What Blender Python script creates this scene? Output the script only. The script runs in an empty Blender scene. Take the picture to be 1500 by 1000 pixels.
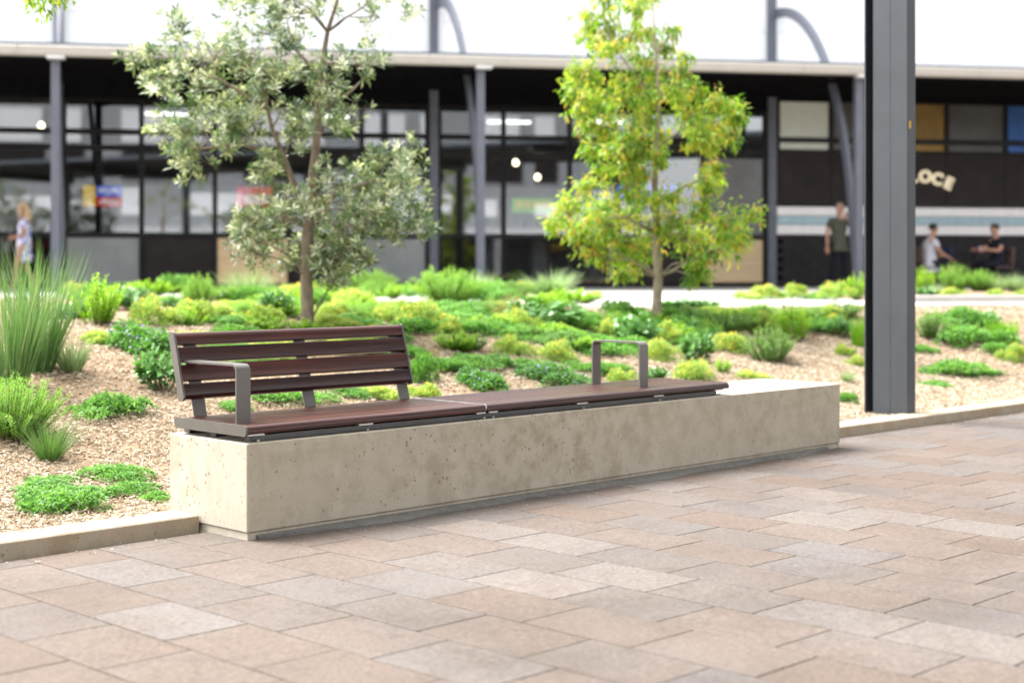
import bpy, bmesh, math, random
import numpy as np
from mathutils import Vector, Matrix
R = math.radians
scene = bpy.context.scene
COL = scene.collection

# ------------------------------------------------------------------ camera, sky, sun, exposure
HEAD = R(44.7)                       # heading of the view, measured from the bench's long axis
cam_d = bpy.data.cameras.new('camera')
cam = bpy.data.objects.new('camera', cam_d); COL.objects.link(cam)
cam.location = (-3.597, -5.098, 1.13)
cam.rotation_euler = (R(90), 0, HEAD - R(90))
cam_d.sensor_width = 36.0; cam_d.lens = 52.32; cam_d.shift_y = -0.0727
cam_d.clip_start = 0.1; cam_d.clip_end = 1500
cam_d.dof.use_dof = True; cam_d.dof.focus_distance = 6.75; cam_d.dof.aperture_fstop = 1.8
scene.camera = cam

world = bpy.data.worlds.new('World'); scene.world = world; world.use_nodes = True
wn = world.node_tree; wn.nodes.clear()
w_out = wn.nodes.new('ShaderNodeOutputWorld'); w_bg = wn.nodes.new('ShaderNodeBackground')
w_sky = wn.nodes.new('ShaderNodeTexSky'); w_sky.sky_type = 'NISHITA'; w_sky.sun_disc = False
SUN_EL, SUN_AZ = R(60), R(112)       # azimuth of the sun in world XY, counter-clockwise from +X
w_sky.sun_elevation = SUN_EL; w_sky.sun_rotation = R(90) - SUN_AZ
w_sky.dust_density = 2.0; w_sky.air_density = 1.0; w_sky.ozone_density = 1.0
w_hs = wn.nodes.new('ShaderNodeHueSaturation'); w_hs.inputs['Saturation'].default_value = 0.10
wn.links.new(w_sky.outputs[0], w_hs.inputs['Color']); wn.links.new(w_hs.outputs[0], w_bg.inputs['Color'])
w_bg.inputs['Strength'].default_value = 0.10
wn.links.new(w_bg.outputs[0], w_out.inputs[0])

sun_d = bpy.data.lights.new('sun', 'SUN'); sun_d.energy = 1.5; sun_d.angle = R(30); sun_d.color = (1.0, 0.98, 0.95)
sun = bpy.data.objects.new('sun', sun_d); COL.objects.link(sun)
sd = Vector((math.cos(SUN_EL)*math.cos(SUN_AZ), math.cos(SUN_EL)*math.sin(SUN_AZ), math.sin(SUN_EL)))
sun.rotation_euler = sd.to_track_quat('Z', 'Y').to_euler(); sun.location = (0, 0, 30)

scene.view_settings.view_transform = 'Standard'; scene.view_settings.look = 'None'
scene.view_settings.exposure = 2.85; scene.view_settings.gamma = 1.0
scene.cycles.use_denoising = True
scene.cycles.max_bounces = 8; scene.cycles.transparent_max_bounces = 12
scene.cycles.caustics_reflective = False; scene.cycles.caustics_refractive = False

# ------------------------------------------------------------------ helpers
def mat_new(name):
    m = bpy.data.materials.new(name); m.use_nodes = True
    nt = m.node_tree; nt.nodes.clear()
    out = nt.nodes.new('ShaderNodeOutputMaterial')
    return m, nt, out
def N(nt, typ, **kw):
    n = nt.nodes.new(typ)
    for k, v in kw.items():
        if k.startswith('i_'): n.inputs[int(k[2:])].default_value = v
        else: setattr(n, k, v)
    return n
def ramp(nt, stops, interp='LINEAR'):
    r = nt.nodes.new('ShaderNodeValToRGB'); r.color_ramp.interpolation = interp
    e = r.color_ramp.elements
    while len(e) < len(stops): e.new(0.5)
    for el, (p, c) in zip(e, stops):
        el.position = p; el.color = (c[0], c[1], c[2], 1)
    return r
def mixc(nt, fac, a, b, mode='MIX'):
    m = nt.nodes.new('ShaderNodeMix'); m.data_type = 'RGBA'; m.blend_type = mode
    for sock, v in ((m.inputs[0], fac), (m.inputs[6], a), (m.inputs[7], b)):
        if hasattr(v, 'links'): nt.links.new(v, sock)
        elif isinstance(v, (int, float)): sock.default_value = v
        else: sock.default_value = (v[0], v[1], v[2], 1)
    return m.outputs[2]
def noise(nt, scale, detail=4, rough=.55, coord=None):
    n = nt.nodes.new('ShaderNodeTexNoise'); n.inputs['Scale'].default_value = scale
    n.inputs['Detail'].default_value = detail; n.inputs['Roughness'].default_value = rough
    if coord is not None: nt.links.new(coord, n.inputs['Vector'])
    return n
def bsdf(nt, out, color, rough=.6, spec=.5, metal=0.0):
    b = nt.nodes.new('ShaderNodeBsdfPrincipled')
    if hasattr(color, 'links'): nt.links.new(color, b.inputs['Base Color'])
    else: b.inputs['Base Color'].default_value = (*color, 1)
    if hasattr(rough, 'links'): nt.links.new(rough, b.inputs['Roughness'])
    else: b.inputs['Roughness'].default_value = rough
    b.inputs['Specular IOR Level'].default_value = spec; b.inputs['Metallic'].default_value = metal
    nt.links.new(b.outputs[0], out.inputs[0]); return b
def bump(nt, b, height, strength=.3, dist=.01):
    n = nt.nodes.new('ShaderNodeBump'); n.inputs['Strength'].default_value = strength; n.inputs['Distance'].default_value = dist
    nt.links.new(height, n.inputs['Height']); nt.links.new(n.outputs[0], b.inputs['Normal'])
def geo_pos(nt): return nt.nodes.new('ShaderNodeNewGeometry').outputs['Position']
def obj_co(nt): return nt.nodes.new('ShaderNodeTexCoord').outputs['Object']

def plain(name, color, rough=.6, spec=.5, metal=0., var=.12, nscale=6., bstr=.0):
    m, nt, out = mat_new(name); co = geo_pos(nt)
    n = noise(nt, nscale, 5, .6, co)
    dark = tuple(c*(1-var) for c in color); lite = tuple(min(1, c*(1+var)) for c in color)
    r = ramp(nt, [(.3, dark), (.7, lite)]); nt.links.new(n.outputs[0], r.inputs[0])
    b = bsdf(nt, out, r.outputs[0], rough, spec, metal)
    if bstr: bump(nt, b, n.outputs[0], bstr)
    return m
def emissive(name, color, strength):
    m, nt, out = mat_new(name); e = N(nt, 'ShaderNodeEmission'); e.inputs[0].default_value = (*color, 1); e.inputs[1].default_value = strength
    nt.links.new(e.outputs[0], out.inputs[0]); return m

def link(o, parent=None):
    COL.objects.link(o)
    if parent is not None: o.parent = parent
    return o
def mesh_np(name, verts, faces, smooth=False, rnd=None):
    me = bpy.data.meshes.new(name)
    me.from_pydata([tuple(v) for v in verts] if not isinstance(verts, np.ndarray) else verts.tolist(), [], faces if not isinstance(faces, np.ndarray) else faces.tolist())
    if rnd is not None:
        a = me.attributes.new('rnd', 'FLOAT', 'POINT'); a.data.foreach_set('value', np.asarray(rnd, dtype=np.float32))
    if smooth: me.polygons.foreach_set('use_smooth', [True]*len(me.polygons))
    me.update(); return me
def obj(name, me, mat=None, parent=None, loc=(0, 0, 0), rot=(0, 0, 0), scale=(1, 1, 1)):
    if isinstance(me, MB): me = me.mesh(name)
    o = bpy.data.objects.new(name, me); o.location = loc; o.rotation_euler = rot; o.scale = scale
    if mat is not None and len(me.materials) == 0: me.materials.append(mat)
    return link(o, parent)
def empty(name, loc=(0, 0, 0), rz=0., parent=None):
    o = bpy.data.objects.new(name, None); o.empty_display_size = .1; o.location = loc; o.rotation_euler = (0, 0, rz)
    return link(o, parent)
def tag(o, label, cat, group=None):
    o['label'] = label; o['category'] = cat
    if group: o['group'] = group
    return o
def struct(o): o['kind'] = 'structure'; return o
def stuff(o): o['kind'] = 'stuff'; return o
def copy_tree(o, parent=None):
    c = o.copy(); COL.objects.link(c); c.parent = parent
    for ch in [x for x in ALLCH.get(o.name, [])]: copy_tree(ch, c)
    return c
ALLCH = {}
def reg(o):
    ALLCH[o.name] = list(o.children)
    for c in o.children: reg(c)

class MB:
    """collects verts / faces for one mesh"""
    def __init__(s): s.v = []; s.f = []
    def add(s, v, f):
        b = len(s.v); s.v += [tuple(x) for x in v]; s.f += [tuple(i+b for i in q) for q in f]; return s
    def box(s, x0, x1, y0, y1, z0, z1, bev=0.0, M=None):
        if x1 < x0: x0, x1 = x1, x0
        if y1 < y0: y0, y1 = y1, y0
        if z1 < z0: z0, z1 = z1, z0
        b = min(bev, (x1-x0)*.45, (y1-y0)*.45, (z1-z0)*.45)
        if b <= 0:
            v = [(x, y, z) for z in (z0, z1) for y in (y0, y1) for x in (x0, x1)]
            f = [(0, 2, 3, 1), (4, 5, 7, 6), (0, 1, 5, 4), (2, 6, 7, 3), (0, 4, 6, 2), (1, 3, 7, 5)]
        else:
            v = []; f = []
            # chamfered box: rings
            def ring(z, ix): 
                return [(x0+ix[0], y0+ix[1], z), (x1-ix[0], y0+ix[1], z), (x1-ix[0], y1-ix[1], z), (x0+ix[0], y1-ix[1], z)]
            # octagon rings so vertical edges are chamfered too
            def oct_(z, i):
                return [(x0+b+i*0, y0+i, z), (x1-b, y0+i, z), (x1-i, y0+b, z), (x1-i, y1-b, z), (x1-b, y1-i, z), (x0+b, y1-i, z), (x0+i, y1-b, z), (x0+i, y0+b, z)]
            rings = [ring(z0, (b, b)), oct_(z0+b, 0), oct_(z1-b, 0), ring(z1, (b, b))]
            v = rings[0]+rings[1]+rings[2]+rings[3]
            f = [(3, 2, 1, 0), (20, 21, 22, 23)]
            for k in range(8):
                k2 = (k+1) % 8; f.append((4+k, 4+k2, 12+k2, 12+k))
            q = [(0, 0, 1), (1, 2, 3), (2, 4, 5), (3, 6, 7)]
            for c, a, d in q:
                c2 = (c+1) % 4; a2 = q[c2][1]
            e = [(0, 0, 1), (1, 2, 3), (2, 4, 5), (3, 6, 7)]
            for k in range(4):
                k2 = (k+1) % 4; s0 = 2*k; s1 = 2*k+1; s2 = (2*k+2) % 8
                f.append((k, k2, 4+s1, 4+s0)); f.append((k2, 4+s2, 4+s1))
                f.append((20+k2, 20+k, 12+s0, 12+s1)); f.append((20+k2, 12+s1, 12+s2))
        if M is not None: v = [tuple(M @ Vector(p)) for p in v]
        return s.add(v, f)
    def tube(s, pts, rad, sides=8, cap=True):
        pts = [Vector(p) for p in pts]; n = len(pts)
        if not hasattr(rad, '__len__'): rad = [rad]*n
        b = len(s.v); prev = None
        for i, p in enumerate(pts):
            t = (pts[min(i+1, n-1)]-pts[max(i-1, 0)]); t = t.normalized() if t.length > 1e-9 else Vector((0, 0, 1))
            if prev is None: a = Vector((0, 0, 1)) if abs(t.z) < .9 else Vector((1, 0, 0))
            else: a = prev
            u = (a - t*a.dot(t)); u = u.normalized() if u.length > 1e-6 else t.orthogonal().normalized()
            prev = u; w = t.cross(u)
            for k in range(sides):
                an = 2*math.pi*k/sides; s.v.append(tuple(p+(u*math.cos(an)+w*math.sin(an))*rad[i]))
        for i in range(n-1):
            for k in range(sides):
                k2 = (k+1) % sides; s.f.append((b+i*sides+k, b+i*sides+k2, b+(i+1)*sides+k2, b+(i+1)*sides+k))
        if cap:
            s.f.append(tuple(b+k for k in range(sides))[::-1]); s.f.append(tuple(b+(n-1)*sides+k for k in range(sides)))
        return s
    def prism(s, poly, axis, a0, a1):
        """extrude a 2D polygon along axis ('x','y','z')"""
        n = len(poly); v = []
        for a in (a0, a1):
            for (p, q) in poly:
                v.append({'x': (a, p, q), 'y': (p, a, q), 'z': (p, q, a)}[axis])
        f = [tuple(range(n))[::-1], tuple(range(n, 2*n))]
        for k in range(n): k2 = (k+1) % n; f.append((k, k2, n+k2, n+k))
        return s.add(v, f)
    def lathe(s, prof, sides=16, c=(0, 0, 0)):
        b = len(s.v); n = len(prof)
        for (r, z) in prof:
            for k in range(sides):
                a = 2*math.pi*k/sides; s.v.append((c[0]+r*math.cos(a), c[1]+r*math.sin(a), c[2]+z))
        for i in range(n-1):
            for k in range(sides):
                k2 = (k+1) % sides; s.f.append((b+i*sides+k, b+i*sides+k2, b+(i+1)*sides+k2, b+(i+1)*sides+k))
        s.f.append(tuple(b+k for k in range(sides))[::-1]); s.f.append(tuple(b+(n-1)*sides+k for k in range(sides)))
        return s
    def mesh(s, name, smooth=False):
        me = mesh_np(name, s.v, s.f, smooth)
        bm = bmesh.new(); bm.from_mesh(me); bmesh.ops.recalc_face_normals(bm, faces=bm.faces); bm.to_mesh(me); bm.free()
        return me

# ------------------------------------------------------------------ building frame and terrain shape
PB = Vector((23.49, 13.74, 0)); BA = R(-35.3); ZB = 0.69      # shopfront wall: point at a post, direction, ground level
IN = Vector((0.5779, 0.8161, 0)); UU = Vector((math.cos(BA), math.sin(BA), 0))
def BW(t, n, z=0.0):
    """metres along the shopfront, metres out from its wall, height above its ground -> world"""
    p = PB + UU*t - IN*n; return Vector((p.x, p.y, ZB+z))
def sstep(x):
    x = np.clip(x, 0, 1); return x*x*(3-2*x)
def nt_of(X, Y):
    dx, dy = X-PB.x, Y-PB.y
    return -(dx*IN.x+dy*IN.y), dx*UU.x+dy*UU.y
def bed_edge(t): return 15.3-6.3*sstep((-8-t)/2.5)
def terr(X, Y):
    n, t = nt_of(X, Y); ed = bed_edge(t)
    w = np.maximum((Y-.45)/5.2, 1-(n-ed)/4.0)
    w = np.clip(w, 0, 1)*sstep((Y-.3)/1.0)
    bumps = .012*np.sin(X*3.1+1.3)*np.sin(Y*2.7)+.008*np.sin(X*7.3+Y*5.1)
    return .045+.64*sstep(w)+bumps*sstep((Y-.6)/.8)

# ------------------------------------------------------------------ materials
def paver_mat(name, per_island):
    m, nt, out = mat_new(name); pos = geo_pos(nt)
    if per_island: rnd = nt.nodes.new('ShaderNodeNewGeometry').outputs['Random Per Island']
    else: rnd = nt.nodes.new('ShaderNodeObjectInfo').outputs['Random']
    tint = ramp(nt, [(0, (.094, .064, .045)), (.12, (.104, .077, .059)), (.3, (.114, .090, .074)), (.45, (.092, .074, .063)), (.6, (.114, .090, .075)), (.78, (.090, .078, .070)), (.9, (.130, .110, .096)), (1, (.097, .089, .085))])
    nt.links.new(rnd, tint.inputs[0])
    # each stone shows its own patch of the grain
    sh = N(nt, 'ShaderNodeVectorMath', operation='MULTIPLY_ADD'); nt.links.new(rnd, sh.inputs[0]); sh.inputs[1].default_value = (37, 61, 13); nt.links.new(pos, sh.inputs[2])
    warm = noise(nt, 2.2, 5, .6, sh.outputs[0]); wr = ramp(nt, [(.42, (0, 0, 0)), (.72, (1, 1, 1))]); nt.links.new(warm.outputs[0], wr.inputs[0])
    mx = N(nt, 'ShaderNodeMath', operation='MULTIPLY'); nt.links.new(wr.outputs[0], mx.inputs[0]); mx.inputs[1].default_value = .45
    c = mixc(nt, mx.outputs[0], tint.outputs[0], (.108, .073, .053))
    sp = noise(nt, 62, 6, .85, sh.outputs[0]); sr = ramp(nt, [(.36, (.42, .40, .39)), (.46, (.86, .85, .85)), (.55, (1.06, 1.06, 1.06)), (.66, (1.6, 1.58, 1.56))]); nt.links.new(sp.outputs[0], sr.inputs[0])
    c = mixc(nt, 1.0, c, sr.outputs[0], 'MULTIPLY')
    st = noise(nt, .7, 7, .7, pos); str_ = ramp(nt, [(.33, (.70, .66, .62)), (.5, (.98, .97, .96)), (.66, (1.12, 1.12, 1.12))]); nt.links.new(st.outputs[0], str_.inputs[0])
    c = mixc(nt, 1.0, c, str_.outputs[0], 'MULTIPLY')
    s2 = noise(nt, 9, 6, .7, pos); s2r = ramp(nt, [(.56, (1, 1, 1)), (.72, (.66, .63, .6))]); nt.links.new(s2.outputs[0], s2r.inputs[0])
    c = mixc(nt, 1.0, c, s2r.outputs[0], 'MULTIPLY')
    rr = ramp(nt, [(.3, (.52,)*3), (.7, (.72,)*3)]); nt.links.new(warm.outputs[0], rr.inputs[0])
    b = bsdf(nt, out, c, rr.outputs[0], .35); bump(nt, b, sp.outputs[0], .5, .003); return m
M_PAVE = paver_mat('stone_paver', False); M_PAVE_ALL = paver_mat('stone_paver_field', True)
M_JOINT = plain('joint_sand', (.05, .036, .03), .95, .1, var=.4, nscale=40)

def concrete(name, base, blot, pits=True, scale=1.0):
    m, nt, out = mat_new(name); co = geo_pos(nt)
    n1 = noise(nt, 8.0*scale, 7, .66, co); r1 = ramp(nt, [(.44, (0, 0, 0)), (.60, (1, 1, 1))]); nt.links.new(n1.outputs[0], r1.inputs[0])
    n0 = noise(nt, .8, 3, .5, co); r0 = ramp(nt, [(.35, (.15,)*3), (.65, (.62,)*3)]); nt.links.new(n0.outputs[0], r0.inputs[0])
    mm = N(nt, 'ShaderNodeMath', operation='MULTIPLY'); nt.links.new(r1.outputs[0], mm.inputs[0]); nt.links.new(r0.outputs[0], mm.inputs[1])
    c = mixc(nt, mm.outputs[0], base, blot)
    n2 = noise(nt, 14*scale, 5, .6, co); r2 = ramp(nt, [(.63, (0, 0, 0)), (.7, (1, 1, 1))]); nt.links.new(n2.outputs[0], r2.inputs[0])
    m2 = N(nt, 'ShaderNodeMath', operation='MULTIPLY'); nt.links.new(r2.outputs[0], m2.inputs[0]); m2.inputs[1].default_value = .35
    c = mixc(nt, m2.outputs[0], c, tuple(x*.6 for x in blot))
    n5 = noise(nt, 7*scale, 4, .6, co); r5 = ramp(nt, [(.54, (0, 0, 0)), (.66, (1, 1, 1))]); nt.links.new(n5.outputs[0], r5.inputs[0])
    m5 = N(nt, 'ShaderNodeMath', operation='MULTIPLY'); nt.links.new(r5.outputs[0], m5.inputs[0]); m5.inputs[1].default_value = .4
    c = mixc(nt, m5.outputs[0], c, tuple(min(1, x*1.18) for x in base))
    n3 = noise(nt, 160, 3, .6, co); r3 = ramp(nt, [(.3, (.88,)*3), (.7, (1.08,)*3)]); nt.links.new(n3.outputs[0], r3.inputs[0])
    c = mixc(nt, 1, c, r3.outputs[0], 'MULTIPLY')
    h = n3.outputs[0]
    if pits:
        v = N(nt, 'ShaderNodeTexVoronoi'); v.inputs['Scale'].default_value = 40; v.inputs['Randomness'].default_value = 1; nt.links.new(co, v.inputs['Vector'])
        sep = N(nt, 'ShaderNodeSeparateColor'); nt.links.new(v.outputs['Color'], sep.inputs[0])
        thr = N(nt, 'ShaderNodeMath', operation='MULTIPLY_ADD'); nt.links.new(sep.outputs[0], thr.inputs[0]); thr.inputs[1].default_value = .62; thr.inputs[2].default_value = -.30
        lt = N(nt, 'ShaderNodeMath', operation='LESS_THAN'); nt.links.new(v.outputs['Distance'], lt.inputs[0]); nt.links.new(thr.outputs[0], lt.inputs[1])
        nz = noise(nt, 1.7, 2, .5, co); rz = ramp(nt, [(.38, (0, 0, 0)), (.55, (1, 1, 1))]); nt.links.new(nz.outputs[0], rz.inputs[0])
        m4 = N(nt, 'ShaderNodeMath', operation='MULTIPLY'); nt.links.new(lt.outputs[0], m4.inputs[0]); nt.links.new(rz.outputs[0], m4.inputs[1])
        m6 = N(nt, 'ShaderNodeMath', operation='MULTIPLY'); nt.links.new(m4.outputs[0], m6.inputs[0]); m6.inputs[1].default_value = .55
        c = mixc(nt, m6.outputs[0], c, tuple(x*.45 for x in blot))
        hs = N(nt, 'ShaderNodeMath', operation='MULTIPLY_ADD'); nt.links.new(m4.outputs[0], hs.inputs[0]); hs.inputs[1].default_value = -2.0; nt.links.new(n3.outputs[0], hs.inputs[2]); h = hs.outputs[0]
    b = bsdf(nt, out, c, .82, .2); bump(nt, b, h, .25, .003); return m
M_BLOCK = concrete('cast_concrete', (.48, .43, .345), (.30, .246, .172))
M_KERB = concrete('kerb_concrete', (.40, .34, .255), (.28, .20, .12), True, .8)
M_MORTAR = concrete('grey_mortar', (.15, .143, .13), (.085, .08, .07), True, 2.0)
M_PATH = concrete('pale_path_concrete', (.42, .40, .375), (.36, .345, .32), False, .5)
M_MULCHBED = plain('mulch_floor', (.22, .155, .10), .95, .1, var=.45, nscale=45, bstr=.4)

def attr_ramp_mat(name, stops, rough=.6, spec=.3, trans=0., bstr=0.):
    m, nt, out = mat_new(name)
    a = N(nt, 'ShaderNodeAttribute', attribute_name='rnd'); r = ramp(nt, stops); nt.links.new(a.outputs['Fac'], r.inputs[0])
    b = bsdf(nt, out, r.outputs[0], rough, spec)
    if trans > 0:
        t = N(nt, 'ShaderNodeBsdfTranslucent'); br = mixc(nt, 1.0, r.outputs[0], (1.25, 1.3, .7), 'MULTIPLY'); nt.links.new(br, t.inputs[0])
        mx = N(nt, 'ShaderNodeMixShader'); mx.inputs[0].default_value = trans
        nt.links.new(b.outputs[0], mx.inputs[1]); nt.links.new(t.outputs[0], mx.inputs[2]); nt.links.new(mx.outputs[0], out.inputs[0])
    return m
M_CHIP = attr_ramp_mat('wood_chips', [(0, (.06, .036, .022)), (.12, (.18, .115, .07)), (.35, (.34, .26, .175)), (.6, (.46, .385, .285)), (.88, (.57, .495, .385)), (1, (.30, .20, .125))], .85, .15)
def leafm(name, cols, trans=.35, rough=.5, spec=.35):
    k = len(cols); return attr_ramp_mat(name, [(i/(k-1), c) for i, c in enumerate(cols)], rough, spec, trans)
ML = {
 'lomandra': leafm('strappy_leaf', [(.05, .12, .035), (.11, .22, .07), (.18, .31, .12), (.32, .41, .22)], .35),
 'tussock': leafm('tussock_leaf', [(.04, .10, .03), (.08, .17, .05), (.13, .24, .07), (.22, .31, .12)], .35),
 'silver': leafm('silver_leaf', [(.13, .20, .10), (.21, .31, .16), (.30, .40, .23), (.40, .48, .31)], .4),
 'ball': leafm('ball_leaf', [(.09, .22, .01), (.16, .34, .02), (.22, .42, .03), (.30, .50, .06)], .45),
 'mat': leafm('mat_leaf', [(.05, .15, .025), (.11, .27, .05), (.18, .37, .08), (.27, .46, .14)], .45),
 'violet': leafm('violet_leaf', [(.04, .12, .02), (.08, .22, .035), (.13, .30, .06), (.21, .40, .12)], .4),
 'daisy': leafm('mound_leaf', [(.18, .29, .06), (.27, .41, .10), (.37, .50, .16), (.48, .58, .24)], .45),
 'feather': leafm('feathery_leaf', [(.10, .26, .02), (.17, .37, .04), (.25, .46, .08), (.33, .53, .12)], .5),
 'broad': leafm('broad_leaf', [(.03, .10, .02), (.07, .19, .04), (.12, .28, .07), (.20, .38, .12)], .3, .35, .5),
 'lime': leafm('lime_leaf', [(.13, .28, .01), (.22, .42, .025), (.32, .52, .04), (.42, .60, .08)], .5),
 'rosemary': leafm('shrub_leaf', [(.05, .14, .02), (.11, .25, .045), (.18, .34, .08), (.28, .43, .14)], .4),
 'dry': leafm('dry_leaf', [(.22, .16, .08), (.30, .24, .11), (.36, .29, .16), (.26, .31, .10)], .35),
 'tree1': leafm('grey_green_leaf', [(.025, .065, .022), (.07, .135, .055), (.15, .22, .11), (.28, .34, .20), (.50, .53, .41), (.70, .71, .61)], .35, .4, .5),
 'tree2': leafm('yellow_green_leaf', [(.06, .15, .014), (.14, .29, .025), (.25, .41, .04), (.38, .49, .06), (.54, .48, .07), (.58, .34, .07)], .5, .45, .4),
}
M_YEL = plain('yellow_petal', (.78, .50, .03), .6, .3, var=.2, nscale=60)
M_VIO = plain('violet_petal', (.33, .26, .62), .6, .3, var=.15, nscale=60)
M_STEM = plain('plant_stem', (.13, .12, .05), .8, .2, var=.3, nscale=30)

def bark(name, c0, c1):
    m, nt, out = mat_new(name); co = obj_co(nt)
    mp = N(nt, 'ShaderNodeMapping'); mp.inputs['Scale'].default_value = (1, 1, .35); nt.links.new(co, mp.inputs[0])
    n = noise(nt, 26, 6, .65, mp.outputs[0]); r = ramp(nt, [(.3, c0), (.7, c1)]); nt.links.new(n.outputs[0], r.inputs[0])
    b = bsdf(nt, out, r.outputs[0], .9, .15); bump(nt, b, n.outputs[0], .6, .02); return m
M_BARK1 = bark('grey_brown_bark', (.13, .10, .075), (.30, .24, .19))
M_BARK2 = bark('pale_bark', (.20, .16, .12), (.42, .36, .28))

def timber(name, cols, gscale=1.0, rough=.33):
    m, nt, out = mat_new(name); co = obj_co(nt); oi = nt.nodes.new('ShaderNodeObjectInfo').outputs['Random']
    sh = N(nt, 'ShaderNodeVectorMath', operation='MULTIPLY_ADD'); nt.links.new(oi, sh.inputs[0]); sh.inputs[1].default_value = (11, 7, 5); nt.links.new(co, sh.inputs[2])
    mp = N(nt, 'ShaderNodeMapping'); mp.inputs['Scale'].default_value = (2.2*gscale, 70*gscale, 70*gscale); nt.links.new(sh.outputs[0], mp.inputs[0])
    n = noise(nt, 1.0, 6, .6, mp.outputs[0]); r = ramp(nt, [(.28, cols[0]), (.5, cols[1]), (.72, cols[2])]); nt.links.new(n.outputs[0], r.inputs[0])
    tr = ramp(nt, [(0, (.7, .7, .74)), (.5, (1, 1, 1)), (1, (1.45, 1.28, 1.15))]); nt.links.new(oi, tr.inputs[0])
    c = mixc(nt, 1, r.outputs[0], tr.outputs[0], 'MULTIPLY')
    b = bsdf(nt, out, c, rough, .4); bump(nt, b, n.outputs[0], .3, .002); return m
M_SLAT = timber('oiled_hardwood', [(.015, .0045, .0033), (.039, .0110, .0075), (.076, .023, .0145)])
M_PLY = timber('plywood_panel', [(.50, .36, .20), (.56, .41, .24), (.60, .46, .29)], .3, .6)
M_FRAME = plain('bench_frame_metal', (.125, .116, .104), .38, .5, .25, var=.07, nscale=9)
M_ALU = plain('aluminium_clip', (.55, .55, .53), .35, .5, .8, var=.08)
M_DARKRAIL = plain('dark_seat_rail', (.10, .10, .10), .5, .4, .3, var=.15)
M_POST = plain('charcoal_post_paint', (.043, .049, .058), .5, .45, var=.12, nscale=3.5, bstr=.05)
M_STEEL = plain('charcoal_steel', (.10, .108, .135), .5, .4, var=.1)
M_BLACK = plain('black_frame', (.010, .010, .011), .5, .15, var=.2)
M_SOFFIT = plain('dark_soffit', (.006, .006, .007), .9, .05, var=.3)
M_WHITE = plain('white_cladding', (.88, .88, .89), .55, .3, var=.02, nscale=.6)
M_GUTTER = plain('pale_gutter', (.36, .335, .30), .5, .4, var=.06)
M_FLASH = plain('grey_flashing', (.10, .115, .14), .5, .4, var=.1)
M_BROWN = plain('dark_brown_panel', (.022, .017, .017), .6, .15, var=.25, nscale=3)
M_BRICKDK = plain('dark_painted_brick', (.020, .018, .018), .6, .2, var=.25, nscale=5)
M_TILEW = plain('white_tile', (.74, .72, .72), .35, .5, var=.05)
M_TILEB = plain('blue_grey_tile', (.30, .42, .47), .3, .5, var=.12, nscale=8)
M_INT = plain('interior_wall', (.12, .115, .105), .8, .2, var=.2, nscale=1.5)
M_INTF = plain('interior_floor', (.09, .085, .08), .4, .4, var=.2, nscale=3)
M_GREY = plain('grey_counter', (.32, .33, .34), .5, .4, var=.15)
M_GREYL = plain('light_grey_panel', (.6, .6, .6), .5, .4, var=.08)
M_WOODF = plain('stool_wood', (.36, .22, .10), .5, .4, var=.2)
def glass(name, tint, refl):
    m, nt, out = mat_new(name)
    t = N(nt, 'ShaderNodeBsdfTransparent'); t.inputs[0].default_value = (*tint, 1)
    g = N(nt, 'ShaderNodeBsdfGlossy'); g.inputs['Roughness'].default_value = .02; g.inputs[0].default_value = (.95, .97, 1, 1)
    fr = N(nt, 'ShaderNodeFresnel'); fr.inputs[0].default_value = 1.5
    ad = N(nt, 'ShaderNodeMath', operation='ADD'); ad.use_clamp = True; nt.links.new(fr.outputs[0], ad.inputs[0]); ad.inputs[1].default_value = refl
    mx = N(nt, 'ShaderNodeMixShader'); nt.links.new(ad.outputs[0], mx.inputs[0]); nt.links.new(t.outputs[0], mx.inputs[1]); nt.links.new(g.outputs[0], mx.inputs[2])
    nt.links.new(mx.outputs[0], out.inputs[0]); return m
M_GLASS = glass('tinted_glass', (.42, .44, .44), .115)
M_GLASSLOW = glass('lower_glass', (.42, .44, .44), .03)

# ------------------------------------------------------------------ the setting
g = MB().add([(-400, -400, -.06), (700, -400, -.06), (700, 700, -.06), (-400, 700, -.06)], [(0, 1, 2, 3)])
struct(obj('ground', g, plain('far_ground', (.22, .2, .17), .95, .1, var=.3, nscale=.3)))

# pavement: a bed of joint sand with the stone pavers lying in it
pave = struct(obj('pavement', MB().add([(-45, -45, -.010), (60, -45, -.010), (60, .33, -.010), (-45, .33, -.010)], [(0, 1, 2, 3)]), M_JOINT))
PX, PY = .3093, .4525
random.seed(11)
def paver_mesh(w, l, i):
    g = .0026; return MB().box(-w/2+g, w/2-g, -l/2+g, l/2-g, -.03, 0.0, .0007)
vf = (math.cos(HEAD), math.sin(HEAD)); vr = (math.sin(HEAD), -math.cos(HEAD))
cells = []
for i in range(-40, 70):
    x0 = -.2093 + PX*i
    off = -.427 if i % 2 == 0 else -.277
    for j in range(-50, 3):
        y0 = off + PY*j; y1 = y0+PY
        if y0 > .29: continue
        y1 = min(y1, .30)
        if y1-y0 < .03: continue
        cx, cy = x0+PX/2, (y0+y1)/2
        if x0 > 0.02 and x0+PX < 4.46 and y0 > .02: continue       # under the block
        dx, dy = cx-cam.location.x, cy-cam.location.y
        d = dx*vf[0]+dy*vf[1]; r = dx*vr[0]+dy*vr[1]
        vis = d > 3.7 and abs(r/d) < .385
        cells.append((0 if vis else 1, d if vis else math.hypot(dx, dy), x0, y0, y1))
cells.sort()
near = [c for c in cells if c[0] == 0][:300]; rest = [c for c in cells if c not in set(near)]
pm = {}
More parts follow.
